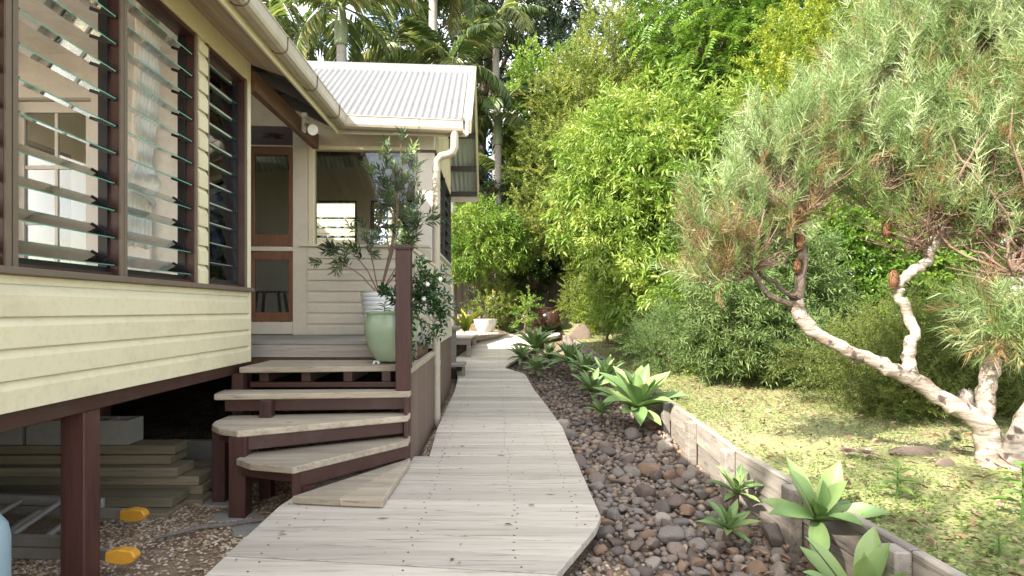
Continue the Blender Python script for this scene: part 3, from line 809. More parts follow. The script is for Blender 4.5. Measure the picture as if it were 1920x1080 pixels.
m.tube([(x, y, gnd(x, y)+.025+.01*math.sin(i*2)) for i, (x, y) in enumerate(pts)], [.01,.014,.017,.018,.014,.01], 8)
thing(m.build('stick', M['fence'], None, smooth=True), 'bent grey stick on the gravel in front of the stair posts', 'stick')

# ------------------------------------------------------------------ side steps, back deck, fence, jar
ss = empty('side_step', (-.5, 9.8, 0), 'small grey timber step beside the wing corner', 'step')
m = MB(); m.box(-.95, -.47, 9.42, 9.95, .27, .315); m.build('tread', M['deckold'], ss, bevel=.006)
for x_ in (-.92, -.52): MB().box(x_, x_+.05, 9.45, 9.52, -.05, .27).build('leg', M['deckold'], ss)
MB().box(-.92, -.50, 9.86, 9.90, .0, .27).build('riser', M['dark'], ss)
s2 = empty('side_bench', (-.7, 10, 0), 'narrow grey timber bench above the side step at the wing corner', 'bench')
MB().box(-1.3, -.60, 9.75, 10.6, .86, .92).build('seat', M['deckold'], s2, bevel=.006)
MB().box(-1.25, -.64, 9.78, 9.84, .2, .86).build('support', M['deckold'], s2)
m = MB(); m.tube([(-.6, 10.4, .88), (-.53, 10.4, .88), (-.53, 10.4, .78), (-.6, 10.4, .78)], .008, 6); m.build('handle', M['black'], s2)
bd = empty('back_deck', (-1, 12, .2), 'sunlit raised timber deck behind the wing beside the boardwalk', 'deck')
for k in range(20):
    y_ = 11.0+.135*k; xr = lerp(y_, [(11,-.42),(12.2,-.36),(13,.1),(13.7,.33)])
    MB().box(-3.2, xr, y_, y_+.13, .66, .70).build('deck_board', M['path'], bd, bevel=.003)
MB().box(-3.2, -.46, 11.02, 11.06, .54, .66).build('edge_joist', M['deckold'], bd)
for x_, y_ in ((-.52, 11.05), (-1.6, 11.05), (-.45, 12.3)): MB().box(x_, x_+.08, y_, y_+.08, -.05, .66).build('post', M['deckold'], bd)

fn = empty('paling_fence', (0, 18, 1), 'grey weathered paling fence at the back of the garden', 'fence')
pal = MB().box(-.060, .060, 0, .018, 0, 1.75).mesh('paling', M['fence'], bevel=.003)
for k in range(130):
    x_ = -3.5+k*.112; o = link('paling', pal); o.location = (x_, 17.6+(k % 2)*.02, 1.0+random.uniform(-.02, .02)); o.parent = fn; o.matrix_parent_inverse = parent_world(fn).inverted()
for z_ in (1.35, 2.1, 2.6): MB().box(-3.6, 11.1, 17.64, 17.69, z_, z_+.08).build('rail', M['fence'], fn)

j = pot('glazed_jar', [(0,0),(.17,0),(.27,.10),(.335,.25),(.345,.36),(.31,.47),(.24,.55),(.205,.57),(.215,.595),(.235,.60),(.225,.615),(.19,.605),(.18,.56),(0,.5)], at(1029, 590, 14.6), M['jar'], 'large dark brown glazed jar on the back lawn by the fence', 'jar')
j.location.z = garden(j.location.x, j.location.y)-.02
p_ = at(910, 624, 13.2)
sp_ = pot('stone_bowl', [(0,0),(.15,0),(.17,.02),(.23,.14),(.265,.26),(.275,.30),(.25,.30),(.24,.26),(0,.25)], (p_.x, 13.2, .701), M['stonepot'], 'pale stone bowl planter on the back deck edge', 'planter')

# ------------------------------------------------------------------ retaining wall
rw = empty('retaining_wall', (1.8, 5, 0), 'low weathered timber sleeper retaining wall between rock bed and lawn', 'retaining wall')
ends = [0.4, 2.35, 4.05, 6.1, 8.0, 9.9, 11.8, 13.6]
for a, b in zip(ends[:-1], ends[1:]):
    pa, pb = Vector((wallx(a), a, 0)), Vector((wallx(b), b, 0))
    za, zb = lerp(a, WT), lerp(b, WT)
    for q in range(2):
        lo, hi = (.19, .0) if q == 0 else (.40, .196)
        off = Vector((.012*q, 0, 0)); m = MB(); d = (pb-pa); nrm = Vector((d.y, -d.x, 0)).normalized()*.05
        p1, p2 = pa+d*.004+off, pb-d*.004+off
        vs = [p1+Vector((0,0,za-lo)), p2+Vector((0,0,zb-lo)), p2+nrm+Vector((0,0,zb-lo)), p1+nrm+Vector((0,0,za-lo))]
        vs += [p1+Vector((0,0,za-hi)), p2+Vector((0,0,zb-hi)), p2+nrm+Vector((0,0,zb-hi)), p1+nrm+Vector((0,0,za-hi))]
        m.add(vs, [(3,2,1,0),(4,5,6,7),(0,1,5,4),(1,2,6,5),(2,3,7,6),(3,0,4,7)])
        m.build('sleeper', M['sleeper'], rw, bevel=.006)
for yk in (1.2, 2.38, 3.2, 4.05, 5.05, 6.1, 7.0, 8.0, 8.9, 9.9, 10.8, 11.8, 12.7, 13.5):
    x_ = wallx(yk)-.075; zt = lerp(yk, WT)
    MB().box(x_, x_+.073, yk-.05, yk+.05, zt-.45, zt-.005).build('post', M['sleeper'], rw, bevel=.006)

# ------------------------------------------------------------------ rocks
M['rock'], _nt, _b = newmat('river_rock'); n = N(_nt); v = n.coords(jitter=17)
oi = n('ObjectInfo')
_c = n.mix(n.math('MULTIPLY', n.ramp(n.noise(v, 9, 6, .7), [(.4, 0), (.7, 1)]), .55), oi.outputs['Color'], (.07,.055,.045))
_c = n.mix(n.math('MULTIPLY', n.ramp(n.noise(v, 26, 4, .6), [(.55, 0), (.7, 1)]), .35), _c, (.30,.25,.2))
n.put(_b.inputs['Base Color'], _c); _b.inputs['Roughness'].default_value = .75
n.put(_b.inputs['Normal'], n.bump(n.noise(v, 35, 5, .7), .45, .012))
M['rock2'], _nt, _b = newmat('river_stone'); n = N(_nt); v = n.coords(); at_ = n('Attribute', attribute_name='var')
_c = n.ramp(at_.outputs['Fac'], [(0, (.12,.095,.08)), (.25, (.22,.165,.125)), (.42, (.29,.215,.155)), (.55, (.14,.115,.10)), (.72, (.22,.19,.165)), (.84, (.28,.175,.105)), (1, (.37,.32,.25))])
_c = n.mix(n.math('MULTIPLY', n.ramp(n.noise(v, 18, 6, .7), [(.4, 0), (.7, 1)]), .5), _c, (.06,.05,.045)); n.put(_b.inputs['Base Color'], _c); _b.inputs['Roughness'].default_value = .75
RC = [('dark grey', (.12,.098,.083)), ('mid brown', (.24,.18,.14)), ('dark brown', (.15,.105,.085)), ('slate grey', (.215,.185,.155)), ('rusty orange', (.29,.18,.11)), ('pale tan', (.36,.30,.24))]
def rock_label(x, y, r, c):
    sz = 'large' if r > .06 else 'medium' if r > .045 else 'small'
    f = (x-rbound(y))/max(wallx(y)-rbound(y), .1)
    zn = 'at the bottom of the photo' if y < 2.6 else 'near the small agaves' if y < 3.4 else 'level with the lowest stair' if y < 4.3 else 'level with the newel post' if y < 5.4 else 'in front of the largest agave' if y < 6.6 else 'beyond the largest agave'
    sd = 'by the boardwalk' if f < .3 else 'in mid bed' if f < .7 else 'near the retaining wall'
    return f'{sz} {c} river rock {sd} {zn}'
def rockmesh(seed, sub):
    r_ = random.Random(seed); bm = bmesh.new(); bmesh.ops.create_icosphere(bm, subdivisions=sub, radius=1)
    ph = [r_.uniform(0, 6) for _ in range(6)]; ax = (1, r_.uniform(.65, .95), r_.uniform(.5, .75))
    cuts = [(Vector((r_.gauss(0,1), r_.gauss(0,1), r_.gauss(0,1))).normalized(), r_.uniform(.5, .8)) for _ in range(8)]
    for v_ in bm.verts:
        c = v_.co.copy()
        k = 1+.12*math.sin(c.x*2.6+ph[0])+.10*math.sin(c.y*3.1+ph[1])+.08*math.sin(c.z*3.7+ph[2])+.05*math.sin(c.x*6+c.y*5+ph[3])
        p = c*k
        for nn, d in cuts:
            e = p.dot(nn)-d
            if e > 0: p -= nn*e*.85
        v_.co = Vector((p.x*ax[0], p.y*ax[1], p.z*ax[2]))
    me = bpy.data.meshes.new('river_rock'); bm.to_mesh(me); bm.free()
    for p in me.polygons: p.use_smooth = True
    me.materials.append(M['rock']); return me
RM = [rockmesh(i, 3 if i < 8 else 2) for i in range(16)]
cand = []
rr_ = random.Random(3)
def rbound(y): return lerp(y, RB)
cells = {}
def try_rock(x, y, r, fac):
    ci, cj = int(x/.2), int(y/.2)
    for i in range(ci-2, ci+3):
        for j in range(cj-2, cj+3):
            for (a, b, c) in cells.get((i, j), ()):
                if (a-x)**2+(b-y)**2 < ((c+r)*fac)**2: return False
    cells.setdefault((ci, cj), []).append((x, y, r)); return True
for (lo, hi, tries, fac) in ((.075, .10, 40, .95), (.05, .07, 420, .85), (.03, .05, 4600, .78), (.015, .03, 26000, .72)):
    for _ in range(tries):
        y = 1.7+(11.2-1.7)*rr_.random()**1.25; r = rr_.uniform(lo, hi)
        x0, x1 = rbound(y)-.03, wallx(y)-.02
        if y < 2.6: x0 = .18
        x = rr_.uniform(x0+r*.6, x1-r*.7)
        if y < 3.0 and x < .62+.12*math.sin(y*9): 
            if r > .03 or rr_.random() < .8: continue
        if lo > .07 and (y > 6.5): continue
        if try_rock(x, y, r, fac): cand.append((x, y, r))
cand.sort(key=lambda c: -c[2]/c[1])
grp = 'river rocks in the bed beside the boardwalk'
VV = []; TT = []; VA = []; off = 0
small = []
for i in (8, 9, 10, 11, 12, 13):
    me = rockmesh(i, 1); v_ = np.zeros(len(me.vertices)*3, np.float32); me.vertices.foreach_get('co', v_)
    t_ = np.zeros(len(me.polygons)*3, np.int32); me.polygons.foreach_get('vertices', t_); small.append((v_.reshape(-1, 3), t_.reshape(-1, 3))); bpy.data.meshes.remove(me)
for i, (x, y, r) in enumerate(cand):
    z = basez(x, y)+r*.25+.035*rr_.random()+(.02 if r > .07 else 0)
    if i < 300:
        o = bpy.data.objects.new('river_rock', RM[i % 8 if r > .045 else 8+i % 8]); col.objects.link(o)
        o.location = (x, y, z); o.scale = (r*1.15, r*1.15, r*1.1); o.rotation_euler = (rr_.uniform(-.4, .4), rr_.uniform(-.4, .4), rr_.uniform(0, 6.3))
        cn, cc = RC[rr_.choice((0, 1, 1, 2, 2, 3, 3, 4, 5))]; q_ = rr_.uniform(.8, 1.2); o.color = (cc[0]*q_, cc[1]*q_, cc[2]*q_, 1)
        tag(o, rock_label(x, y, r, cn), 'rock', grp)
    else:
        v_, t_ = small[i % 6]; a = rr_.uniform(0, 6.3); ca, sa = math.cos(a), math.sin(a)
        m_ = np.array([[ca,-sa,0],[sa,ca,0],[0,0,1]]); VV.append((v_*r*1.15)@m_.T+np.array([x, y, z])); TT.append(t_+off); off += len(v_)
        VA.append(np.full(len(v_), rr_.random()))
sr = link('small_river_rocks', npmesh('small_river_rocks', np.concatenate(VV), np.concatenate(TT), M['rock2'], np.concatenate(VA), smooth=True))
tag(sr, 'mass of small brown and grey river stones filling the bed', 'stones', kind='stuff')
# gravel
M['pebble'], _nt, _b = newmat('pebble'); n = N(_nt); a_ = n('Attribute', attribute_name='var')
n.put(_b.inputs['Base Color'], n.ramp(a_.outputs['Fac'], [(0, (.17,.10,.06)), (.4, (.40,.28,.165)), (.75, (.55,.42,.28)), (1, (.66,.58,.46))])); _b.inputs['Roughness'].default_value = .8
VV = []; TT = []; VA = []; off = 0
ico = np.array([(0,0,1),(.9,0,.3),(.28,.85,.3),(-.72,.53,.3),(-.72,-.53,.3),(.28,-.85,.3)])
icot = np.array([(0,1,2),(0,2,3),(0,3,4),(0,4,5),(0,5,1)])
for _ in range(22000):
    if rr_.random() < .72: x, y = rr_.uniform(-2.9, -1.28), 2.3+rr_.random()**1.4*2.6
    elif rr_.random() < .6: x, y = rr_.uniform(.1, .75), rr_.uniform(1.9, 3.2)
    else:
        y = rr_.uniform(4.7, 9); x = rr_.uniform(-.66, -.55)
    if x > 0 and x < rbound(y)-.05: continue
    if rr_.random() < .45*(math.sin(x*3.1+1)+math.sin(y*2.7)): continue
    r = rr_.uniform(.006, .014); a = rr_.uniform(0, 6.3); ca, sa = math.cos(a), math.sin(a)
    p = ico*np.array([r*1.3, r, r*.9])*(.8+.4*np.random.rand(6, 1)); p = p@np.array([[ca,-sa,0],[sa,ca,0],[0,0,1]]).T+np.array([x, y, basez(x, y)])
    VV.append(p); TT.append(icot+off); off += 6; VA.append(np.full(6, rr_.random()))
gv = link('gravel', npmesh('gravel', np.concatenate(VV), np.concatenate(TT), M['pebble'], np.concatenate(VA)))
tag(gv, 'loose tan gravel beside the boardwalk and under the house', 'gravel', kind='stuff')
# lawn stones and boulder
for (px, py, Y, sx, sy, sz, l_) in ((1710, 852, 3.75, .17, .10, .05, 'flat pale stone sunk in the lawn near the banksia trunk'), (1770, 880, 3.45, .06, .05, .045, 'small rounded brown stone on the lawn at the banksia foot'), (1088, 606, 12.6, .26, .2, .26, 'reddish boulder at the end of the boardwalk on the lawn')):
    p = at(px, py, Y); o = bpy.data.objects.new('garden_stone', RM[3]); col.objects.link(o)
    o.location = (p.x, Y, garden(p.x, Y)+sz*.3); o.scale = (sx, sy, sz*1.4); o.color = (.22,.16,.125,1); tag(o, l_, 'stone')
# ------------------------------------------------------------------ foliage system
def unit(a): return a/np.maximum(np.linalg.norm(a, axis=-1, keepdims=True), 1e-9)
LEAF = {
 'kite':  (np.array([(0,0,0),(-.5,.45,.10),(0,1,-.10),(.5,.45,.10)], float), np.array([(0,2,1),(0,3,2)])),
 'lance': (np.array([(0,0,0),(-.42,.32,.07),(.42,.32,.07),(-.36,.62,.02),(.36,.62,.02),(0,1,-.22),(0,.47,-.03)], float), np.array([(0,6,1),(0,2,6),(1,6,3),(6,2,4),(6,4,5),(6,5,3)])),
 'needle':(np.array([(-.5,0,0),(.5,0,0),(0,1,.0)], float), np.array([(0,1,2)])),
}
def frames(d, up):                                # rows: side, along, normal
    d = unit(d); s = np.cross(d, up); bad = np.linalg.norm(s, axis=-1) < 1e-3
    s[bad] = np.cross(d[bad], np.array([1, .1, 0])); s = unit(s); nn = np.cross(s, d)
    return np.stack([s, d, nn], axis=-1)          # (N,3,3) columns
def bake(kind, pos, dirs, up, ln, wd, var):
    tv, tf = LEAF[kind]; Rm = frames(dirs, up); n_ = len(pos)
    loc = np.empty((n_, len(tv), 3)); loc[..., 0] = tv[:, 0]*wd[:, None]; loc[..., 1] = tv[:, 1]*ln[:, None]; loc[..., 2] = tv[:, 2]*ln[:, None]
    V = np.einsum('nij,nkj->nki', Rm, loc)+pos[:, None, :]
    T = tf[None]+(np.arange(n_)*len(tv))[:, None, None]
    return V.reshape(-1, 3), T.reshape(-1, 3), np.repeat(var, len(tv))
def spray(kind, L, nl, leaf, wid, r, spread=1.0, droop=.3, tipfirst=.15, whorl=False, pinnate=False, dirup=.3):
    """a twig along +Y with leaves: returns verts, tris, var"""
    t = np.linspace(tipfirst, 1, nl)
    pos = np.stack([.04*L*np.sin(t*5+r.uniform(0, 6)), t*L, -droop*.5*L*t**2], -1)
    if pinnate:
        side = np.where(np.arange(nl) % 2 == 0, 1., -1.); dirs = np.stack([side*1.0, .55+0*t, -.25+.1*r.normal(size=nl)], -1); up = np.tile([0, 0, 1.], (nl, 1))+.15*r.normal(size=(nl, 3))
    else:
        ang = np.arange(nl)*2.4+r.uniform(0, 6); rad = np.stack([np.cos(ang), 0*ang, np.sin(ang)], -1)
        dirs = rad*spread+np.array([0, .75, 0])+.25*r.normal(size=(nl, 3)); dirs[:, 2] += dirup-droop
        up = np.tile([0, -.3, 1.], (nl, 1))+.35*r.normal(size=(nl, 3))
    ln = leaf*r.uniform(.7, 1.15, nl); return bake(kind, pos, dirs, up, ln, wid*ln/leaf, r.uniform(-.14, .14, nl))
def make_sprays(nv, *a, **k): return [spray(a[0], a[1], a[2], a[3], a[4], np.random.default_rng(100+i), **k) for i in range(nv)]
def scatter(tpls, pos, dirs, scale, var, r, upv=None):
    up = np.tile([0, 0, 1.], (len(pos), 1))+.25*r.normal(size=(len(pos), 3)) if upv is None else upv
    Rm = frames(dirs, up); which = r.integers(0, len(tpls), len(pos)); VV = []; TT = []; AA = []; off = 0
    for k, (tv, tf, ta) in enumerate(tpls):
        ix = np.where(which == k)[0]
        if not len(ix): continue
        V = np.einsum('nij,kj->nki', Rm[ix], tv)*scale[ix][:, None, None]+pos[ix][:, None, :]
        T = tf[None]+(np.arange(len(ix))*len(tv))[:, None, None]+off; off += len(ix)*len(tv)
        VV.append(V.reshape(-1, 3)); TT.append(T.reshape(-1, 3)); AA.append((ta[None]+var[ix][:, None]).ravel())
    return np.concatenate(VV), np.concatenate(TT), np.clip(np.concatenate(AA), 0, 1)
def lobes_pts(lobes, n_, r, shell=.55, lump=.18):
    w = np.array([l[3]*l[4]+l[3]*l[5]+l[4]*l[5] for l in lobes]); w = w/w.sum(); P = []; D = []
    for l, k in zip(lobes, r.multinomial(n_, w)):
        d = unit(r.normal(size=(k, 3))); q = shell+(1-shell)*r.random(k)**.6
        ph = np.array(l[:3])
        q = q*(1+lump*(np.sin(d[:, 0]*4.3+ph[0]*3)+np.sin(d[:, 1]*5.1+ph[1])+np.sin(d[:, 2]*6.2+ph[2]*2))/1.6)
        P.append(np.array(l[:3])+d*np.array(l[3:6])*q[:, None]); D.append(unit(d/np.array(l[3:6])))
    return np.concatenate(P), np.concatenate(D)

G_ = lambda *s: list(s)
M['l_bright'] = leafmat('leaf_bright', [(0, (.05,.11,.016)), (.4, (.14,.25,.038)), (.75, (.32,.42,.085)), (1, (.50,.54,.19))], .34, .42)
M['l_yellow'] = leafmat('leaf_yellowgreen', [(0, (.07,.12,.016)), (.5, (.18,.26,.03)), (.85, (.34,.39,.04)), (1, (.45,.43,.08))], .45, .38)
M['l_lilly'] = leafmat('leaf_lillypilly', [(0, (.06,.11,.024)), (.4, (.14,.20,.04)), (.75, (.29,.34,.075)), (1, (.46,.42,.13))], .4, .4)
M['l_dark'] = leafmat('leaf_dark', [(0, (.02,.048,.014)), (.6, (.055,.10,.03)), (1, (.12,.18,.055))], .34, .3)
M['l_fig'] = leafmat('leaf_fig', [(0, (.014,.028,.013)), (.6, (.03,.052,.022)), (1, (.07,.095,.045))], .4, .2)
M['l_grey'] = leafmat('leaf_greygreen', [(0, (.08,.14,.045)), (.6, (.20,.29,.10)), (1, (.36,.43,.19))], .42, .4)
M['l_banksia'] = leafmat('leaf_banksia', [(0, (.26,.15,.085)), (.22, (.32,.24,.11)), (.42, (.16,.25,.075)), (.72, (.28,.38,.165)), (1, (.50,.56,.32))], .38, .35)
M['l_fern'] = leafmat('leaf_ferny', [(0, (.08,.085,.025)), (.5, (.14,.18,.038)), (1, (.24,.28,.065))], .55, .3)
M['l_agave'] = leafmat('leaf_agave', [(0, (.10,.19,.065)), (.5, (.19,.30,.105)), (.8, (.27,.38,.14)), (1, (.40,.46,.16))], .45, .22)
M['l_palm'] = leafmat('leaf_palm', [(0, (.04,.08,.018)), (.5, (.10,.16,.045)), (.8, (.22,.27,.10)), (1, (.42,.38,.17))], .32, .4)
M['l_glossy'] = leafmat('leaf_glossy', [(0, (.014,.05,.014)), (.6, (.035,.095,.025)), (1, (.10,.17,.04))], .22, .15, .6)
M['l_olea'] = leafmat('leaf_oleander', [(0, (.06,.10,.05)), (.6, (.12,.18,.085)), (1, (.28,.36,.13))], .38, .28)
M['l_cover'] = leafmat('leaf_cover', [(0, (.09,.135,.03)), (.45, (.18,.25,.065)), (.8, (.30,.34,.12)), (1, (.44,.38,.2))], .5, .3)
M['l_litter'] = leafmat('leaf_litter', [(0, (.10,.055,.03)), (.5, (.22,.13,.07)), (1, (.42,.31,.2))], .8, .1)
M['l_weed'] = leafmat('leaf_weed', [(0, (.09,.17,.04)), (.6, (.17,.28,.07)), (1, (.30,.36,.10))], .45, .3)
M['petal'] = plain('white_petal', (.85,.84,.78), .6)
M['bark'] = wood('bark', (.16,.12,.09), (.10,.075,.055), (.05,.035,.03), (9,9,3), .9)
M['palmtrunk'] = wood('palm_trunk', (.34,.32,.28), (.26,.24,.20), (.14,.12,.1), (6,6,14), .85)
M['palmshaft'] = plain('palm_shaft', (.17,.21,.10), .4)
M['twig'] = plain('twig', (.21,.135,.10), .9)
M['bbark'], _nt, _b = newmat('banksia_bark'); n = N(_nt); v = n.coords((1,1,1))
_c = n.mix(n.ramp(n.noise(n.coords((7,7,26)), 1, 6, .7), [(.42, 0), (.6, 1)]), (.40,.35,.29), (.20,.15,.11))
_c = n.mix(n.ramp(n.noise(v, 14, 5), [(.56, 0), (.64, 1)]), _c, (.07,.05,.04)); n.put(_b.inputs['Base Color'], _c); _b.inputs['Roughness'].default_value = .85
n.put(_b.inputs['Normal'], n.bump(n.noise(n.coords((10,10,40)), 1, 6, .7), .8, .02))

SPR = {
 'droop': make_sprays(6, 'lance', .34, 13, .15, .040, droop=.55, spread=.9),
 'small': make_sprays(6, 'kite', .26, 30, .042, .022, droop=.1, spread=1.0, tipfirst=.05),
 'bushy': make_sprays(6, 'kite', .24, 22, .06, .026, droop=.15, spread=1.0, tipfirst=.05),
 'oval': make_sprays(6, 'kite', .36, 16, .13, .06, droop=.2),
 'pinnate': make_sprays(5, 'lance', .62, 18, .17, .055, pinnate=True, droop=.6),
 'needle': make_sprays(9, 'needle', .17, 40, .085, .0046, droop=.0, spread=.55, dirup=.06, tipfirst=.05),
 'narrow': make_sprays(6, 'kite', .22, 20, .10, .013, droop=.25, spread=1.0, tipfirst=.05),
 'olea': make_sprays(6, 'kite', .16, 22, .115, .014, droop=.05, spread=.9, tipfirst=.1),
 'fern': make_sprays(6, 'kite', .34, 40, .032, .008, droop=.15, spread=.9, tipfirst=.05),
 'glossy': make_sprays(6, 'lance', .14, 11, .062, .030, droop=.15, spread=1.0),
 'grassy': make_sprays(5, 'needle', .05, 26, .45, .012, droop=.1, spread=.8, dirup=.6),
}
def foliage(name, key, lobes, n_, mat, parent, seed, outw=.7, upw=.25, rnd=.5, scale=(.8, 1.25), shell=.55, lump=.18, tip=.5, hang=0., cut=None):
    r = np.random.default_rng(seed); P, D = lobes_pts(lobes, n_, r, shell, lump)
    if cut is not None:
        k = cut(P); P, D = P[k], D[k]
    dirs = outw*D+np.array([0, 0, upw-hang])+rnd*r.normal(size=P.shape)
    sc = r.uniform(*scale, len(P))
    clump = .5+.5*np.sin(P[:, 0]*3.7+P[:, 2]*2.9)*np.sin(P[:, 1]*3.1-P[:, 2]*1.7)
    var = np.clip(tip*.35+.28*r.random(len(P))+.32*clump+.06, .03, .97)
    V, T, A = scatter(SPR[key], P, dirs, sc, var, r)
    return link(name, npmesh(name, V, T, M[mat], A), parent)
def limbs(name, base, r0, lobes, mat, parent, seed, fork=.45, extra=3, thin=.25):
    r = random.Random(seed); m = MB(); base = Vector(base)
    cen = sum((Vector(l[:3]) for l in lobes), Vector())/len(lobes)
    fk = base.lerp(cen, fork); fk.z = base.z+(cen.z-base.z)*fork
    m.tube([base+Vector((0,0,-.15)), base.lerp(fk, .5)+Vector((r.uniform(-.08,.08), r.uniform(-.08,.08), 0)), fk], [r0*1.25, r0, r0*.8], 9)
    for l in lobes:
        c = Vector(l[:3]); mid = fk.lerp(c, .5)+Vector((r.uniform(-.2,.2), r.uniform(-.2,.2), r.uniform(-.05,.25)))*l[3]*.5
        m.tube([fk, mid, c], [r0*.65, r0*.45, r0*thin], 7)
        for _ in range(extra):
            d = Vector((r.gauss(0,1)*l[3], r.gauss(0,1)*l[4], abs(r.gauss(.3,.8))*l[5])); d = d*(.8/max(d.length/max(l[3:6]), .6))
            m.tube([mid.lerp(c, r.random()), c+d*.4, c+d*.8], [r0*.3, r0*.18, r0*.07], 5)
    return m.build(name, M[mat], parent, smooth=True)
def tree(name, key, base, r0, lobes, n_, mat, label, cat, seed, bark='bark', group=None, trunk='trunk', crown='crown', fork=.45, **k):
    e = empty(name, base, label, cat, group); limbs(trunk, base, r0, lobes, bark, e, seed, fork)
    foliage(crown, key, lobes, n_, mat, e, seed, **k); return e
def L(px, py, Y, rx, ry_, rz):                    # lobe by photo direction, metres
    p = at(px, py, Y); return (p.x, p.y, p.z, rx, ry_, rz)
def B(px, Y): x = (px-925)*Y/F; return (x, Y, garden(x, Y))

# ------------------------------------------------------------------ trees
tree('lilly_pilly_tree', 'small', B(1125, 15.9), .12, [L(1155,90,15.8,1.0,1,1.2), L(1085,190,15.4,1.2,1.1,1.3), L(1170,230,15.6,1.3,1.2,1.6), L(1065,310,15.0,1.2,1.0,1.25), L(1150,350,15.0,1.3,1.1,1.5), L(1055,400,14.8,1.15,.9,.95), L(1135,445,14.8,1.2,1.0,1.0), L(1030,430,15.0,.9,.8,.7), L(1110,505,14.9,.7,.7,.5)], 6800, 'l_lilly', 'tall dense tree with tiny yellow tipped leaves behind the jar', 'tree', 11, tip=.75, upw=.4, scale=(1.0, 1.6))
tree('drooping_leaf_tree', 'droop', B(1275, 10.8), .10, [L(1250,270,10.8,1.15,1.1,.9), L(1160,340,10.8,.95,1,.85), L(1340,300,10.8,1.2,1.1,1.0), L(1130,270,11.2,.7,.8,.6), L(1190,450,10.4,1.0,1,.85), L(1310,430,10.4,1.1,1,.95), L(1275,555,9.9,1.1,1,.75), L(1200,550,10.0,.7,.8,.6), L(1420,300,10.8,.95,.9,.9), L(1410,410,10.6,1.0,.9,.9), L(1090,390,11.0,.5,.6,.55), L(1240,370,10.2,1.0,.8,.9)], 6600, 'l_bright', 'large bushy tree with bright drooping leaves in the middle of the garden', 'tree', 12, tip=.8, hang=.25, upw=.15, scale=(.8, 1.25), lump=.26)
tree('pinnate_leaf_tree', 'pinnate', B(1400, 14.5), .16, [L(1300,40,14,1.3,1.2,1.2), L(1400,90,13.6,1.6,1.2,1.4), L(1480,30,14,1.4,1.2,1.2), L(1390,190,13.8,1.3,1.2,1.2), L(1330,130,13.6,1.2,1.1,1.0)], 1500, 'l_bright', 'tall tree with long feathery leaflets above the drooping tree', 'tree', 13, hang=.4, tip=.1, scale=(.8, 1.2))
tree('golden_leaf_tree', 'bushy', B(1560, 10.8), .10, [L(1560,60,10.6,1.2,1,.9), L(1640,20,10.4,1.0,1,.8), L(1490,140,10.5,.9,.9,.8), L(1560,190,10.2,1.1,1,.9), L(1470,260,10.2,.85,.9,.9), L(1650,130,10.2,1.1,1,1.0), L(1550,330,10,1.2,1,.9)], 3400, 'l_yellow', 'bright yellow green tree rising behind the banksia crown', 'tree', 14, tip=.8, scale=(.9, 1.4))
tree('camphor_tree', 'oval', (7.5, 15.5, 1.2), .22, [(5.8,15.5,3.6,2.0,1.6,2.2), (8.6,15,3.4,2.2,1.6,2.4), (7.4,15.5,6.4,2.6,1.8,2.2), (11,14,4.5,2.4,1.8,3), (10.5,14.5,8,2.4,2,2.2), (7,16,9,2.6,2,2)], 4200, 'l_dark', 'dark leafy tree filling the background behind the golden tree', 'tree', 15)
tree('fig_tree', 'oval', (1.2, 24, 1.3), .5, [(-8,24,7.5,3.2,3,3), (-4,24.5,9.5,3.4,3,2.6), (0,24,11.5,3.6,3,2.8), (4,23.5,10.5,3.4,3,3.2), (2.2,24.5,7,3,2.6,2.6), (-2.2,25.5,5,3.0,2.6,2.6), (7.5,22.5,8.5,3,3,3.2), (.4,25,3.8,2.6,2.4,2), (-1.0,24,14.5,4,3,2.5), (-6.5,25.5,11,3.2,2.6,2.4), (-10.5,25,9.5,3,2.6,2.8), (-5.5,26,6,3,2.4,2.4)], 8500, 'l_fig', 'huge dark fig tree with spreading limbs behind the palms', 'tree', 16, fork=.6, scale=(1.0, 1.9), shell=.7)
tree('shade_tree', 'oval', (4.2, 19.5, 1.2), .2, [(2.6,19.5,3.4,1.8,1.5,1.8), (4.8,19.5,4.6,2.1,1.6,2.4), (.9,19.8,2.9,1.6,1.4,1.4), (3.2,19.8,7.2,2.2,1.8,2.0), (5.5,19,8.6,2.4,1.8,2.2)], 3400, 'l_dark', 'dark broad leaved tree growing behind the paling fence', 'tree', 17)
tree('leafy_tree', 'oval', B(1000, 16.9), .10, [L(1020,150,17,.9,.9,.8), L(1000,240,16.8,.7,.8,.9), L(1000,330,16.8,.8,.7,.8), L(975,390,16.9,.8,.6,.7)], 800, 'l_bright', 'slender tree with bright leaf tufts between palm and dense tree', 'tree', 18, tip=.4)

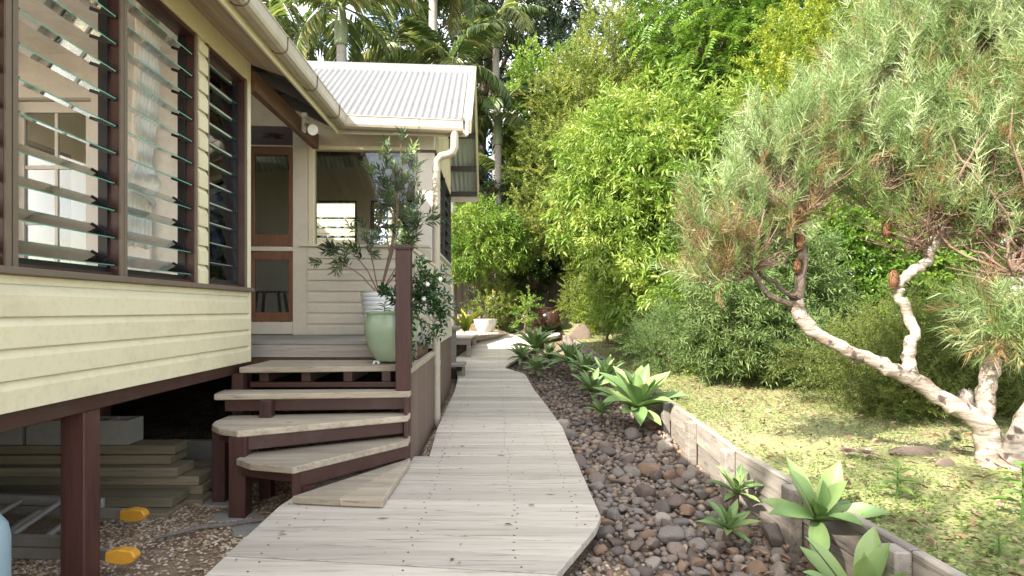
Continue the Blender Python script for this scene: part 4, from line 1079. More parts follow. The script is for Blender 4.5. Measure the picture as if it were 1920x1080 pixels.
# palms -----------------------------------------------------------
def frond_mesh(seed, Lr=2.2, dr=1.0, n_=46, leaf=.55, tint=0., w=.04):
    r = np.random.default_rng(seed); t = np.linspace(0, 1, 14)
    cy = np.sin(t*1.25*dr)/(1.25*dr)*Lr; cz = (np.cos(t*1.7*dr)-1)*Lr*.42+t*Lr*.12
    m = MB(); m.tube([(0, y_, z_) for y_, z_ in zip(cy, cz)], list(.022*(1-t)+.004), 6)
    V0 = np.array(m.v); T0 = []
    for f in m.f:
        for i in range(1, len(f)-1): T0.append((f[0], f[i], f[i+1]))
    tt = np.repeat(np.linspace(.12, .99, n_), 2); side = np.tile([1., -1.], n_)
    pos = np.stack([0*tt, np.interp(tt, t, cy), np.interp(tt, t, cz)], -1)
    gy = np.gradient(cy, t); gz_ = np.gradient(cz, t); tan = unit(np.stack([0*tt, np.interp(tt, t, gy), np.interp(tt, t, gz_)], -1))
    nrm = unit(np.stack([0*tt, -tan[:, 2], tan[:, 1]], -1))
    dirs = side[:, None]*np.array([1., 0, 0])+tan*(.45+.5*tt[:, None])-np.array([0, 0, 1.])*(.35+.5*r.random(len(tt)))[:, None]+.06*r.normal(size=(len(tt), 3))
    ln = leaf*np.sin(np.clip(tt*.9+.12, 0, 1)*math.pi)**.6*r.uniform(.85, 1.1, len(tt))+.05
    V, T, A = bake('lance', pos, dirs, nrm+np.array([0, 0, .3]), ln, np.full(len(tt), w), np.clip(.45+tint+.2*r.normal(size=len(tt)), 0, 1))
    return npmesh('frond', np.concatenate([V0, V]), np.concatenate([np.array(T0), T+len(V0)]), M['l_palm'], np.concatenate([np.full(len(V0), .72+tint*.4), A]))
FR = [frond_mesh(1, 2.2, 1.0), frond_mesh(2, 2.3, 1.3), frond_mesh(3, 2.0, .75, tint=.15), frond_mesh(4, 2.1, 1.55, tint=.3)]
def palm(base, h, r0, nf, label, seed, s=1.0, lean=(0, 0), skirt=False):
    r = random.Random(seed); e = empty('palm_tree', base, label, 'palm', 'palms behind the wing roof')
    b = Vector(base); top = b+Vector((lean[0], lean[1], h)); mid = b.lerp(top, .5)+Vector((lean[0]*-.15, 0, 0))
    MB().tube([b-Vector((0,0,.2)), b.lerp(mid, .5), mid, mid.lerp(top, .5), top], [r0*1.3, r0*1.05, r0, r0*.95, r0*.9], 12).build('trunk', M['palmtrunk'], e, smooth=True)
    MB().tube([top-Vector((0,0,.05)), top+Vector((0,0,.35)), top+Vector((0,0,.75)), top+Vector((0,0,.95))], [r0*1.25, r0*1.35, r0*.9, r0*.5], 12).build('crownshaft', M['palmshaft'], e, smooth=True)
    for k in range(nf):
        o = link('frond', FR[k % 4]); o.parent = e
        o.location = top-b+Vector((0, 0, .85)); p = r.uniform(15, 70) if k % 3 else r.uniform(-25, 15)
        o.rotation_euler = (R(p), R(r.uniform(-12, 12)), k*2*math.pi/nf*1.0+r.uniform(-.25, .25)); q = s*r.uniform(.85, 1.15); o.scale = (q, q, q)
    if skirt:
        rr2 = np.random.default_rng(seed); n_ = 420; a = rr2.uniform(0, 6.28, n_); dirs = np.stack([np.cos(a)*.55, np.sin(a)*.55, -1+.6*rr2.random(n_)], -1)
        pos = np.tile(np.array(top)-np.array([0, 0, 1.2*1.0]), (n_, 1))+np.array([0, 0, 1])*rr2.uniform(-.1, .1, n_)[:, None]
        V, T, A = bake('needle', pos, dirs, np.tile([1., 0, .2], (n_, 1)), rr2.uniform(.35, .75, n_), np.full(n_, .014), rr2.uniform(.3, .9, n_))
        link('seed_skirt', npmesh('seed_skirt', V, T, M['l_litter'], A), e)
    return e
def palm_at(px, py, Y, *a, **k):                  # crown position
    p = at(px, py, Y); z0 = garden(p.x, Y); return palm((p.x, Y, z0), p.z-z0-.9, *a, **k)
palm_at(934, 210, 16.2, .11, 10, 'slim palm with a brown seed skirt right of the wing roof', 31, .9, skirt=True)
palm_at(846, 120, 15.0, .13, 13, 'palm with yellowing fronds just above the wing roof ridge', 32, 1.0)
palm_at(812, -70, 17.0, .14, 12, 'tall palm whose upright fronds fill the top centre', 33, 1.2)
palm_at(640, 10, 13.5, .12, 10, 'palm with long pale hanging fronds beside the gutter', 34, 1.2)
palm_at(735, 85, 18.5, .12, 11, 'palm further back showing between sky gaps above the ridge', 35, 1.15)
palm_at(930, 40, 19.5, .13, 12, 'palm in front of the fig limbs above the slim palm', 36, 1.1)
palm_at(960, 330, 17.5, .10, 9, 'short dark palm low behind the slim palm trunk', 37, .9)
palm_at(560, 60, 18.0, .13, 11, 'palm half hidden behind the main roof gutter', 38, 1.2)

# ------------------------------------------------------------------ shrubs
def shrub(name, key, px, Y, lobes, n_, mat, label, seed, r0=.03, cat='shrub', **k):
    return tree(name, key, B(px, Y), r0, lobes, n_, mat, label, cat, seed, bark='twig', trunk='stem', crown='foliage', **k)
shrub('mango_shrub', 'droop', 900, 14.6, [L(900,430,14.6,.75,.7,.6), L(880,480,14.3,.5,.5,.45), L(945,460,14.5,.55,.6,.5)], 900, 'l_bright', 'rounded shrub with drooping glossy leaves in front of the fence', 41, tip=.6, hang=.3, scale=(.8, 1.1))
shrub('glossy_shrub', 'oval', 1005, 16.8, [L(960,400,16.6,1.0,.6,.8), L(1000,465,16.8,.9,.5,.8), L(1060,470,16.9,.8,.5,.7), L(985,525,16.9,.6,.4,.4)], 900, 'l_dark', 'dark green broad leaved shrub above the brown jar', 42, tip=.6)
shrub('clipped_bush', 'bushy', 932, 14.7, [L(930,568,14.7,.52,.5,.42)], 420, 'l_lilly', 'round clipped bush behind the stone bowl planter', 43, tip=.45, shell=.7, fork=.3)
shrub('rose_bush', 'bushy', 985, 13.9, [L(980,590,13.9,.2,.2,.3), L(992,572,13.9,.14,.2,.22)], 60, 'l_bright', 'thin sparse rose bush at the end of the boardwalk', 44, tip=.4, fork=.6)
shrub('yellow_twig_shrub', 'small', 1140, 11.6, [L(1130,575,11.6,.38,.4,.42), L(1150,540,11.8,.42,.4,.5), L(1165,595,11.4,.3,.3,.35)], 520, 'l_yellow', 'airy yellow green shrub on the lawn beside the boulder', 45, tip=.7, fork=.3)
shrub('small_leaf_shrub', 'small', 1088, 14.2, [L(1088,560,14.2,.42,.4,.42), L(1102,585,13.6,.3,.3,.3)], 420, 'l_lilly', 'small fine leaved shrub between the jar and the boulder', 46, tip=.5)
shrub('dark_ground_shrub', 'fern', 1255, 8.3, [L(1250,640,8.3,.45,.4,.36), L(1290,625,8.4,.35,.35,.3), L(1225,660,8.2,.28,.3,.2)], 700, 'l_grey', 'low dark grey green shrub on the lawn behind the big agave', 47, tip=.0)
shrub('wattle_shrub', 'narrow', 1440, 7.2, [L(1380,560,7.2,.55,.5,.5), L(1440,620,7.0,.6,.5,.45), L(1490,540,7.3,.5,.5,.6), L(1350,640,7.1,.4,.4,.35), L(1440,500,7.4,.5,.5,.45), L(1490,670,6.9,.4,.4,.3)], 2300, 'l_grey', 'large grey green shrub with narrow leaves behind the leaning banksia limb', 48, tip=.55, hang=.1, scale=(.8, 1.2))
shrub('bright_fringe_shrub', 'bushy', 1330, 8.6, [L(1320,560,8.6,.6,.6,.45), L(1370,600,8.4,.5,.5,.35), L(1330,660,8.0,.4,.4,.25)], 800, 'l_bright', 'bright green shrub at the edge of the drooping tree', 49, tip=.6)
shrub('dense_green_shrub', 'glossy', 1650, 8.0, [L(1590,500,8.2,.7,.6,.7), L(1680,480,8.0,.8,.6,.8), L(1770,520,8.2,.7,.6,.7), L(1620,600,7.8,.7,.6,.5), L(1720,590,7.8,.7,.6,.5), L(1650,400,8.3,.8,.6,.7), L(1820,430,8.3,.9,.6,.9)], 4200, 'l_bright', 'dense mid green shrub behind the forked banksia trunk', 50, tip=.05, scale=(.9, 1.6))
shrub('ferny_shrub', 'fern', 1700, 5.6, [L(1620,690,5.7,.5,.45,.35), L(1720,660,5.6,.5,.5,.4), L(1820,690,5.4,.5,.5,.45), L(1880,640,5.5,.5,.5,.5), L(1690,740,5.3,.4,.4,.22), L(1800,760,5.1,.4,.4,.25), L(1930,720,5.2,.5,.5,.45)], 3600, 'l_fern', 'wide ferny olive green shrub behind the banksia base', 51, tip=.4)
shrub('fence_creeper', 'oval', 850, 16.8, [L(850,400,16.8,.9,.4,.8), L(800,440,16.9,.9,.4,.8)], 420, 'l_bright', 'climbing shrub over the fence behind the wing', 52, tip=.7)
# tufted and yellow leaf plants
def tuft(name, base, n_, ln, wd, mat, label, cat, seed, up=1.0, part='leaf_blades'):
    r = np.random.default_rng(seed); a = r.uniform(0, 6.28, n_); d = np.stack([np.cos(a), np.sin(a), up+.5*r.random(n_)], -1)
    V, T, A = bake('lance', np.tile([0, 0, 0.], (n_, 1))+.03*r.normal(size=(n_, 3))*[1, 1, 0], d, np.tile([0, 0, 1.], (n_, 1)), ln*r.uniform(.6, 1.1, n_), np.full(n_, wd), r.uniform(.2, .95, n_))
    o = link(name, npmesh(name, V, T, M[mat], A)); o.location = base; return tag(o, label, cat)
tuft('grass_tuft', (*at(1078, 540, 15.2)[:2], garden(at(1078, 540, 15.2).x, 15.2)), 220, .9, .014, 'l_grey', 'spiky fountain of fine grass beside the brown jar', 'grass', 61, 1.1)
tuft('ginger_plant', (*at(872, 600, 13.9)[:2], .65), 9, .85, .15, 'l_yellow', 'broad yellow leaved plant beside the stone bowl', 'plant', 62, 1.3)
tuft('mondo_border', (*at(960, 610, 14.0)[:2], .62), 90, .35, .02, 'l_dark', 'dark strappy border plant left of the rose bush', 'plant', 63, .6)
tuft('mondo_border', (*at(1025, 612, 14.2)[:2], .68), 90, .35, .02, 'l_dark', 'dark strappy border plant right of the rose bush', 'plant', 64, .6)

# ------------------------------------------------------------------ agaves
def agave_leaf(w=.105, L_=.45, curve=.35):
    nu, nv = 12, 2; V = []; T = []
    for i in range(nu+1):
        t = i/nu; ww = w*(.42+.58*math.sin(min(t/.62, 1)*math.pi/2)) if t < .62 else w*max(0, 1-((t-.62)/.38)**1.7)
        ww = max(ww, .002)
        for k in (-1, -.5, 0, .5, 1):
            V.append((k*ww/2, t*L_, .30*ww*abs(k)**1.6-curve*L_*t**2*.6+.1*L_*t))
    for i in range(nu):
        for k in range(4):
            a = i*5+k; T += [(a, a+1, a+6), (a, a+6, a+5)]
    V = np.array(V); n0 = len(V); V2 = V.copy(); V2[:, 2] -= .006*np.clip(1-V[:, 1]/L_, .1, 1)+.001
    T = np.array(T); T2_ = T[:, ::-1]+n0
    return np.concatenate([V, V2]), np.concatenate([T, T2_])
AG = []
for i, (cv, vr) in enumerate(((.1, .75), (.3, .55), (.55, .4), (.15, .8), (.35, .25), (.5, .65))):
    V, T = agave_leaf(curve=cv); AG.append(npmesh('leaf', V, T, M['l_agave'], np.clip(vr+.25*(V[:, 1]/.45-.6)*0+.06*np.abs(V[:, 0])/.05, 0, 1), smooth=True))
def agave(pos, rad, nl, label, seed, tiltx=0., wide=1.0, kinds=None):
    r = random.Random(seed); x, y, z = pos; gz0 = garden(x, y); e = empty('agave', (x, y, gz0), label, 'agave', 'agaves along the rock bed')
    if z-gz0 > .06: MB().tube([(x, y+.03, gz0-.05), (x, y+.02, (z+gz0)/2), (x, y, z)], [.022, .026, .02], 8).build('stem', M['twig'], e, smooth=True)
    for k in range(nl):
        q = k/nl; o = link('leaf', AG[(k*5+seed) % 6 if kinds is None else kinds[k % len(kinds)]]); o.parent = e; el = 82-80*q**.85+r.uniform(-9, 9)
        if el < 0: el *= .8
        s_ = rad/.42*(.55+.5*math.sin(q*2.3+.35)); o.scale = (s_*wide, s_, s_); o.location = (0, 0, z-gz0-.01*q)
        rot = Matrix.Rotation(R(tiltx), 4, 'X') @ Matrix.Rotation(k*2.39996+r.uniform(-.15, .15), 4, 'Z') @ Matrix.Rotation(R(el), 4, 'X')
        o.rotation_euler = rot.to_euler()
    return e
agave((1.60, 6.35, .13), .52, 26, 'largest broad leaved agave spilling over the retaining wall', 1, 18, 1.25)
agave((1.62, 2.86, .17), .29, 12, 'agave with wide open leaves beside the wall in the near right corner', 2, 32, 1.3)
agave((1.58, 3.70, .03), .19, 15, 'small upright agave against the retaining wall post', 3, 12)
agave((1.34, 3.25, -.03), .17, 14, 'small pale agave alone among the near rocks', 4, 20)
agave((1.52, 2.36, -.02), .32, 11, 'agave cut off by the bottom edge of the photo', 5, 10, 1.2, (0, 3))
agave((.80, 11.0, .47), .50, 22, 'farthest tall agave at the bend of the boardwalk', 6, 12)
agave((.50, 10.35, .36), .30, 18, 'agave nearest the boardwalk notch', 7, 12)
agave((1.02, 10.3, .34), .32, 18, 'agave in the middle of the far cluster', 8, 12)
agave((.74, 9.75, .20), .28, 18, 'low agave at the front of the far cluster', 9, 15)
agave((1.30, 9.7, .32), .42, 20, 'wide agave on the right of the far cluster', 10, 12)
agave((1.42, 8.8, .26), .36, 18, 'agave halfway along the retaining wall', 11, 12)
agave((1.34, 7.7, .12), .34, 18, 'agave directly behind the largest one', 12, 15)
agave((1.28, 6.75, .0), .22, 14, 'little agave at the left foot of the largest one', 13, 12)
agave((1.62, 8.2, .24), .36, 18, 'agave pressed to the wall behind the largest one', 14, 10)

# ------------------------------------------------------------------ small lawn plants
def weed(name, base, h, ln, n_, label, seed, mat='l_weed', wd=.5):
    e = empty(name, base, label, 'plant'); r = np.random.default_rng(seed); b = Vector(base); m = MB()
    m.tube([b-Vector((0,0,.02)), b+Vector((.01,0,h*.5)), b+Vector((.015,.01,h))], [.006,.005,.003], 6); m.build('stem', M['l_weed'], e)
    t = np.linspace(.25, 1, n_); a = np.arange(n_)*2.4; pos = np.array(base)+np.stack([.015*t, 0*t, t*h], -1)
    d = np.stack([np.cos(a), np.sin(a), .25+.5*(t-.5)], -1)
    sz = ln*(1.1-.35*t)
    for i in range(n_):
        V, T, A = bake('lance', pos[i:i+1], d[i:i+1], np.array([[0, 0, 1.]]), sz[i:i+1], sz[i:i+1]*wd, r.uniform(.3, .9, 1))
        link('leaf', npmesh('leaf', V, T, M[mat], A), e)
def LW(px, py, Y): p = at(px, py, Y); return (p.x, Y, garden(p.x, Y))
weed('broadleaf_weed', LW(1680, 980, 2.95), .17, .11, 12, 'broad leaved weed on the lawn beside the near agave', 71)
weed('broadleaf_weed', LW(1915, 960, 2.6), .26, .13, 14, 'tall leafy weed at the right edge below the banksia', 72)
weed('broadleaf_weed', LW(1690, 760, 4.9), .18, .10, 9, 'upright leafy weed in front of the ferny shrub', 73)
weed('broadleaf_weed', LW(1870, 1050, 2.3), .07, .06, 9, 'low weed near the bottom right corner', 74)
weed('broadleaf_weed', LW(1505, 730, 6.2), .12, .08, 8, 'little weed at the edge of the wattle shrub', 75)
M['l_ghost'] = leafmat('leaf_ghost', [(0, (.30,.20,.16)), (.6, (.45,.33,.27)), (1, (.55,.46,.38))], .5, .1)
for px, py, Y, l_, s_ in ((1590, 866, 3.75, 'pinkish succulent rosette on the left of the pair on the lawn', 81), (1625, 862, 3.68, 'pinkish succulent rosette on the right of the pair on the lawn', 82)):
    b_ = LW(px, py, Y); e = empty('succulent', b_, l_, 'succulent'); r = np.random.default_rng(s_)
    for q in range(22):
        el = R(80-75*q/22); a = q*2.4; d = np.array([[math.cos(a)*math.cos(el), math.sin(a)*math.cos(el), math.sin(el)]]); ln = np.array([.035+.05*q/22])
        V, T, A = bake('lance', np.array([[b_[0], b_[1], b_[2]+.035]]), d, np.array([[0, 0, 1.]]), ln, ln*.55, r.uniform(.2, 1, 1)); link('leaf', npmesh('leaf', V, T, M['l_ghost'], A), e)

# ------------------------------------------------------------------ banksia
bk = empty('banksia_tree', B(1865, 3.4), 'gnarled pale barked banksia with needle foliage spreading over the right side', 'tree')
def wob(pts, rads, sub=4, seed=0, amp=.012):
    r = random.Random(seed); P = []; Q = []
    for i in range(len(pts)-1):
        a = pts[max(i-1, 0)]; b = pts[i]; c = pts[i+1]; d = pts[min(i+2, len(pts)-1)]
        for k in range(sub):
            t = k/sub; p = .5*((2*b)+(c-a)*t+(2*a-5*b+4*c-d)*t*t+(3*b-a-3*c+d)*t**3)
            P.append(p+Vector((r.uniform(-amp, amp), r.uniform(-amp, amp), r.uniform(-amp, amp)))); Q.append((rads[i]*(1-t)+rads[i+1]*t)*r.uniform(.9, 1.13))
    P.append(pts[-1]); Q.append(rads[-1]); return P, Q
def limb(name, ctl, mat='bbark', seed=0, n_=12):
    P, Q = wob([at(*c[:3]) for c in ctl], [c[3] for c in ctl], 5, seed); return MB().tube(P, Q, n_).build(name, M[mat], bk, smooth=True)
limb('trunk', [(1868,930,3.42,.10),(1862,890,3.42,.085),(1852,835,3.42,.070),(1838,790,3.42,.062),(1770,752,3.45,.05),(1705,708,3.5,.047),(1640,678,3.55,.043),(1560,640,3.6,.040),(1508,602,3.65,.042),(1492,565,3.65,.045)], seed=1)
limb('branch', [(1838,800,3.44,.055),(1848,745,3.5,.050),(1856,690,3.55,.047),(1842,650,3.55,.042),(1832,610,3.6,.035),(1848,560,3.6,.03),(1842,525,3.6,.04),(1870,512,3.5,.034),(1915,525,3.4,.034),(1960,480,3.4,.03)], seed=2)
limb('branch', [(1705,708,3.5,.045),(1703,660,3.55,.034),(1712,620,3.55,.03),(1695,575,3.6,.028),(1684,540,3.6,.03),(1700,515,3.6,.03),(1738,492,3.6,.03),(1745,462,3.6,.034),(1780,420,3.6,.035),(1800,360,3.6,.025),(1790,260,3.7,.018)], seed=3)
limb('branch', [(1872,880,3.40,.08),(1895,860,3.35,.07),(1912,815,3.35,.055),(1950,740,3.4,.05),(2010,640,3.4,.045)], seed=4)
limb('branch', [(1492,565,3.65,.04),(1505,500,3.65,.024),(1500,430,3.65,.03),(1505,380,3.65,.026),(1490,300,3.7,.016)], 'bark', 5, 9)
limb('branch', [(1495,570,3.65,.02),(1450,560,3.6,.018),(1420,525,3.6,.016),(1400,480,3.6,.014),(1370,430,3.6,.01)], 'bark', 6, 7)
limb('branch', [(1495,555,3.65,.02),(1450,530,3.7,.014),(1420,500,3.75,.012),(1440,420,3.8,.008)], 'bark', 7, 7)
rb = random.Random(5)
ends_ = [((1745,465,3.6), 9), ((1790,400,3.6), 11), ((1505,400,3.65), 9), ((1410,510,3.6), 9), ((1900,515,3.4), 8), ((1960,490,3.4), 8)]
BL = [L(1360,440,3.6,.26,.30,.26), L(1340,500,3.6,.17,.22,.14), L(1440,400,3.75,.24,.3,.26), L(1490,280,3.7,.30,.34,.24), L(1440,330,3.7,.22,.3,.2), L(1580,230,3.8,.34,.4,.30), L(1660,150,3.9,.40,.42,.34), L(1640,330,3.7,.28,.36,.22), L(1740,260,3.7,.34,.4,.34), L(1720,60,3.9,.40,.4,.34), L(1830,150,3.7,.42,.42,.40), L(1830,320,3.5,.34,.4,.28), L(1900,60,3.6,.45,.45,.4), L(1910,270,3.4,.36,.4,.36), L(1960,400,3.4,.3,.4,.22), L(1730,400,3.6,.24,.3,.14), L(1860,420,3.5,.26,.3,.16), L(2010,200,3.4,.4,.4,.5), L(1800,-60,3.8,.5,.5,.35)]
for (p0, k) in ends_:                              # twiggy sub branches
    for q in range(k):
        l_ = rb.choice(BL); a = at(*p0); b = Vector(l_[:3])
        near = sorted(BL, key=lambda l: (Vector(l[:3])-a).length)[:5]; l_ = near[q % 5]; b = Vector(l_[:3])+Vector((rb.uniform(-1,1)*l_[3], rb.uniform(-1,1)*l_[4], rb.uniform(-.3,.9)*l_[5]))*.8
        mid = a.lerp(b, .5)+Vector((rb.uniform(-.1,.1), rb.uniform(-.1,.1), rb.uniform(-.06,.03)))
        PP, QQ = wob([a, a.lerp(mid, .5)+Vector((rb.uniform(-.05,.05),rb.uniform(-.05,.05),rb.uniform(-.05,.03))), mid, b.lerp(mid, .4)+Vector((rb.uniform(-.05,.05),0,rb.uniform(-.03,.05))), b], [.010,.008,.007,.005,.003], 4, q, .007)
        MB().tube(PP, QQ, 6).build('twig', M['twig'], bk, smooth=True)
m = MB(); r3 = np.random.default_rng(3)
P, D = lobes_pts(BL, 2600, r3, .35, .2)
ce = np.array([l[:3] for l in BL])
for p, d in zip(P, D):                             # fine twigs inside the crown
    c = ce[np.argmin(((ce-p)**2).sum(1))]; a = Vector(c*.55+p*.45+r3.normal(size=3)*.05); b = Vector(p); a.z -= .05
    m.tube([a, a.lerp(b, .5)+Vector((0,0,-.02)), b], [.0035,.003,.0018], 4, False)
for p0, k in ends_:                                # bare brown twigs below the needles
    a0 = at(*p0)
    for q in range(34):
        d = Vector((r3.normal(), r3.normal()*.8, abs(r3.normal())*.5+.05)).normalized(); ln = r3.uniform(.16, .42)
        b = a0+d*ln+Vector((0,0,r3.uniform(-.03,.08))); md = a0.lerp(b, .55)+Vector((r3.normal()*.03, r3.normal()*.03, r3.normal()*.02-.02))
        m.tube([a0, md, b], [.005,.004,.002], 4, False)
        for _ in range(2):
            c = b.lerp(md, r3.random())+Vector((r3.normal()*.07, r3.normal()*.07, abs(r3.normal())*.06)); m.tube([md, md.lerp(c, .6)+Vector((0,0,-.01)), c], [.003,.0025,.0015], 4, False)
tag(m.build('fine_twigs', M['twig'], bk), kind='stuff')
r3 = np.random.default_rng(8); P, D = lobes_pts(BL, 8600, r3, .35, .34)
hole = np.sin(P[:, 0]*9.1+1)*np.sin(P[:, 1]*8.3)*np.sin(P[:, 2]*10.7+2)+.45*np.sin(P[:, 0]*17+P[:, 2]*13)
k = hole > -.10+.2*r3.normal(size=len(P)); P, D = P[k], D[k]          # open gaps between the clumps
dirs = .40*D+np.array([-.10, -.05, .75])+.28*r3.normal(size=P.shape)
low = np.clip((2.25-P[:, 2])/.75, 0, 1)            # older, browner foliage low down
old = (r3.random(len(P)) < .06+.36*low)
var = np.where(old, r3.uniform(.02, .3, len(P)), np.clip(.64+.17*r3.normal(size=len(P))+.14*np.sin(P[:, 0]*6+P[:, 2]*5), .3, .98))
V, T, A = scatter(SPR['needle'], P, dirs, r3.uniform(.7, 1.3, len(P)), var, r3)
print('banksia sprays', len(P))
link('crown', npmesh('crown', V, T, M['l_banksia'], A), bk)
tf_ = [L(1865,600,3.4,.10,.12,.07), L(1905,630,3.35,.14,.14,.06), L(1850,570,3.45,.07,.1,.05)]
P, D = lobes_pts(tf_, 170, r3, .3, .2); V, T, A = scatter(SPR['needle'], P, D*.6+np.array([0,0,.2])+.5*r3.normal(size=P.shape), r3.uniform(.9, 1.3, len(P)), np.clip(.45+.25*r3.normal(size=len(P)), 0, 1), r3)
link('low_tuft', npmesh('low_tuft', V, T, M['l_banksia'], A), bk)
M['cone'] = plain('seed_cone', (.22,.11,.055), .95); M['conegrey'] = plain('old_cone', (.30,.25,.22), .95)
def cone(px, py, Y, r_, h, mat='cone', sd=0):
    c = at(px, py, Y); rr4 = np.random.default_rng(sd); n_ = 900
    a = rr4.uniform(0, 6.28, n_); z = rr4.uniform(-h/2, h/2, n_); d = np.stack([np.cos(a), np.sin(a), .25*rr4.normal(size=n_)], -1)
    pos = np.array(c)+np.stack([0*a, 0*a, z], -1)+d*r_*.35
    V, T, A = bake('needle', pos, d, np.tile([0, 0, 1.], (n_, 1)), r_*.7*np.sqrt(np.clip(1-(2*z/h)**4, .1, 1))*rr4.uniform(.8, 1.1, n_), np.full(n_, .005), rr4.random(n_))
    k = MB(); k.tube([c+Vector((0,0,t)) for t in (-h/2, -h/4, h/4, h/2)], [r_*.35, r_*.7, r_*.7, r_*.35], 9)
    V0 = np.array([tuple(q) for q in k.v]); T0 = [(f[0], f[i], f[i+1]) for f in k.f for i in range(1, len(f)-1)]
    link('seed_cone', npmesh('seed_cone', np.concatenate([V0, V]), np.concatenate([np.array(T0), T+len(V0)]), M[mat]), bk)
cone(1675, 523, 3.58, .038, .11, sd=1); cone(1770, 385, 3.55, .06, .13, sd=2); cone(1788, 390, 3.5, .05, .10, sd=3); cone(1420, 482, 3.55, .045, .11, sd=4)
cone(1812, 748, 3.44, .045, .10, 'conegrey', 5); cone(1500, 450, 3.62, .04, .12, sd=6); cone(1498, 400, 3.62, .045, .14, sd=7); cone(1662, 430, 3.6, .035, .1, sd=8); cone(1495, 498, 3.62, .03, .09, sd=9)

# ------------------------------------------------------------------ potted plants
def potted(name, base, stems, key, mat, label, sc, tufts, seed, r0=.009):
    e = empty(name, base, label, 'plant'); r = np.random.default_rng(seed); m = MB(); P = []; D = []
    for ctl in stems:
        pts = [Vector(base)]+[at(*c) for c in ctl]; PP, QQ = wob(pts, list(np.linspace(r0, r0*.35, len(pts))), 4, seed, .006); m.tube(PP, QQ, 6)
        n_ = len(PP); k0 = int(n_*.45)
        for k in range(tufts):
            i = int(k0+(n_-1-k0)*((k+1)/tufts)); P.append(np.array(PP[i])+.05*r.normal(size=3)*(k < tufts-1)); dd = np.array(PP[i]-PP[max(i-2, 0)]); D.append(dd/max(np.linalg.norm(dd), 1e-6)+.6*r.normal(size=3)*(k < tufts-1))
    m.build('stems', M['twig'], e, smooth=True); P = np.array(P); D = np.array(D)
    var = np.clip(.45+.25*r.normal(size=len(P))+.25*(P[:, 2] > 2.6), 0, 1)
    V, T, A = scatter(SPR[key], P, D, r.uniform(*sc, len(P)), var, r); link('leaves', npmesh('leaves', V, T, M[mat], A), e); return e
wb = (wp_c[0], wp_c[1], wp_c[2]+.44)
potted('oleander', wb, [[(735,470,6.25),(748,380,6.22),(752,270,6.2)], [(735,450,6.25),(742,380,6.2),(765,300,6.15)], [(738,440,6.2),(728,380,6.15),(700,330,6.1)], [(730,480,6.2),(715,390,6.2),(715,305,6.2)], [(690,510,6.15),(665,480,6.0),(640,470,5.9)], [(680,520,6.1),(650,500,6.0),(608,495,5.9)], [(755,480,6.1),(775,440,6.0),(800,410,5.95)], [(750,500,6.1),(770,450,6.0),(785,395,6.0)], [(740,460,6.3),(760,370,6.3),(775,330,6.3)], [(700,500,6.2),(690,460,6.1),(672,440,6.1)], [(742,420,6.2),(740,340,6.2),(728,290,6.2)]], 'olea', 'l_olea', 'tall oleander with narrow leaves growing from the white ribbed pot', (.75, 1.1), 6, 91)
gb = (gp_c[0], gp_c[1], gp_c[2]+.38)
e = potted('gardenia', gb, [[(770,560,4.9),(790,530,4.85)], [(765,560,4.9),(800,545,4.85),(820,550,4.8)], [(775,570,4.85),(815,570,4.8),(838,575,4.75)], [(770,580,4.85),(800,590,4.8),(815,610,4.75)], [(775,580,4.85),(790,620,4.78),(782,648,4.75)], [(750,560,4.95),(738,550,4.95)], [(770,550,4.85),(785,515,4.8)], [(780,560,4.8),(812,525,4.8)], [(775,565,4.8),(795,570,4.7)]], 'glossy', 'l_glossy', 'glossy green gardenia spilling over the stair rail from the green pot', (.75, 1.1), 10, 92, .007)
for px, py in ((826, 523), (802, 533), (795, 560)):
    c = at(px, py, 4.68); m = MB()
    for q in range(6):
        a = q*math.pi/3; d = Vector((math.cos(a), -.5, math.sin(a))).normalized(); m.tube([c, c+d*.012, c+d*.022], [.003, .009, .002], 5)
    m.build('flower', M['petal'], e)
weed('pot_seedling', (gp_c[0]-.06, gp_c[1]-.06, gp_c[2]+.37), .13, .10, 12, 'small green seedling at the front of the green pot', 93, wd=.3)
# plant in the stone bowl: low yellow edging
potted('bowl_shrub', (sp_.location.x, sp_.location.y, .96), [[(905,590,13.2),(900,560,13.2)], [(915,585,13.2),(922,560,13.2)], [(910,590,13.1),(912,555,13.2)]], 'glossy', 'l_lilly', 'thin stemmed shrub growing in the stone bowl', (.9, 1.3), 6, 94)

# ------------------------------------------------------------------ ground cover
r5 = np.random.default_rng(21); n_ = 120000
y = 1.4+r5.random(n_)**1.5*12; u = r5.random(n_)**1.2*5.5; x = np.interp(y, [p[0] for p in WX], [p[1] for p in WX])+.05+u
dens = .5+.5*np.sin(x*2.1+1)*np.sin(y*1.7+.5)+.25*np.sin(x*6.3)*np.sin(y*5.7); bare = np.exp(-((x-2.9)**2+(y-4.2)**2)/1.1); keep = r5.random(n_) < np.clip(.35+.75*dens-.55*bare, .06, 1); x, y = x[keep], y[keep]
z = np.array([lawnz(a, b) for a, b in zip(x, y)])+r5.random(len(x))*.022; a = r5.uniform(0, 6.28, len(x))
d = np.stack([np.cos(a), np.sin(a), .5*r5.random(len(x))], -1); ln = r5.uniform(.010, .028, len(x))
V, T, A = bake('kite', np.stack([x, y, z], -1), d, np.tile([0, 0, 1.], (len(x), 1))+.3*r5.normal(size=(len(x), 3)), ln, ln*.75, np.clip(.5+.22*r5.normal(size=len(x)), 0, 1))
o = link('ground_cover', npmesh('ground_cover', V, T, M['l_cover'], A)); tag(o, 'low pale green creeping ground cover over the lawn', 'ground cover', kind='stuff')
n_ = 26000; y = 1.4+r5.random(n_)**1.4*9; u = r5.random(n_)**1.2*5; x = np.interp(y, [p[0] for p in WX], [p[1] for p in WX])+.06+u
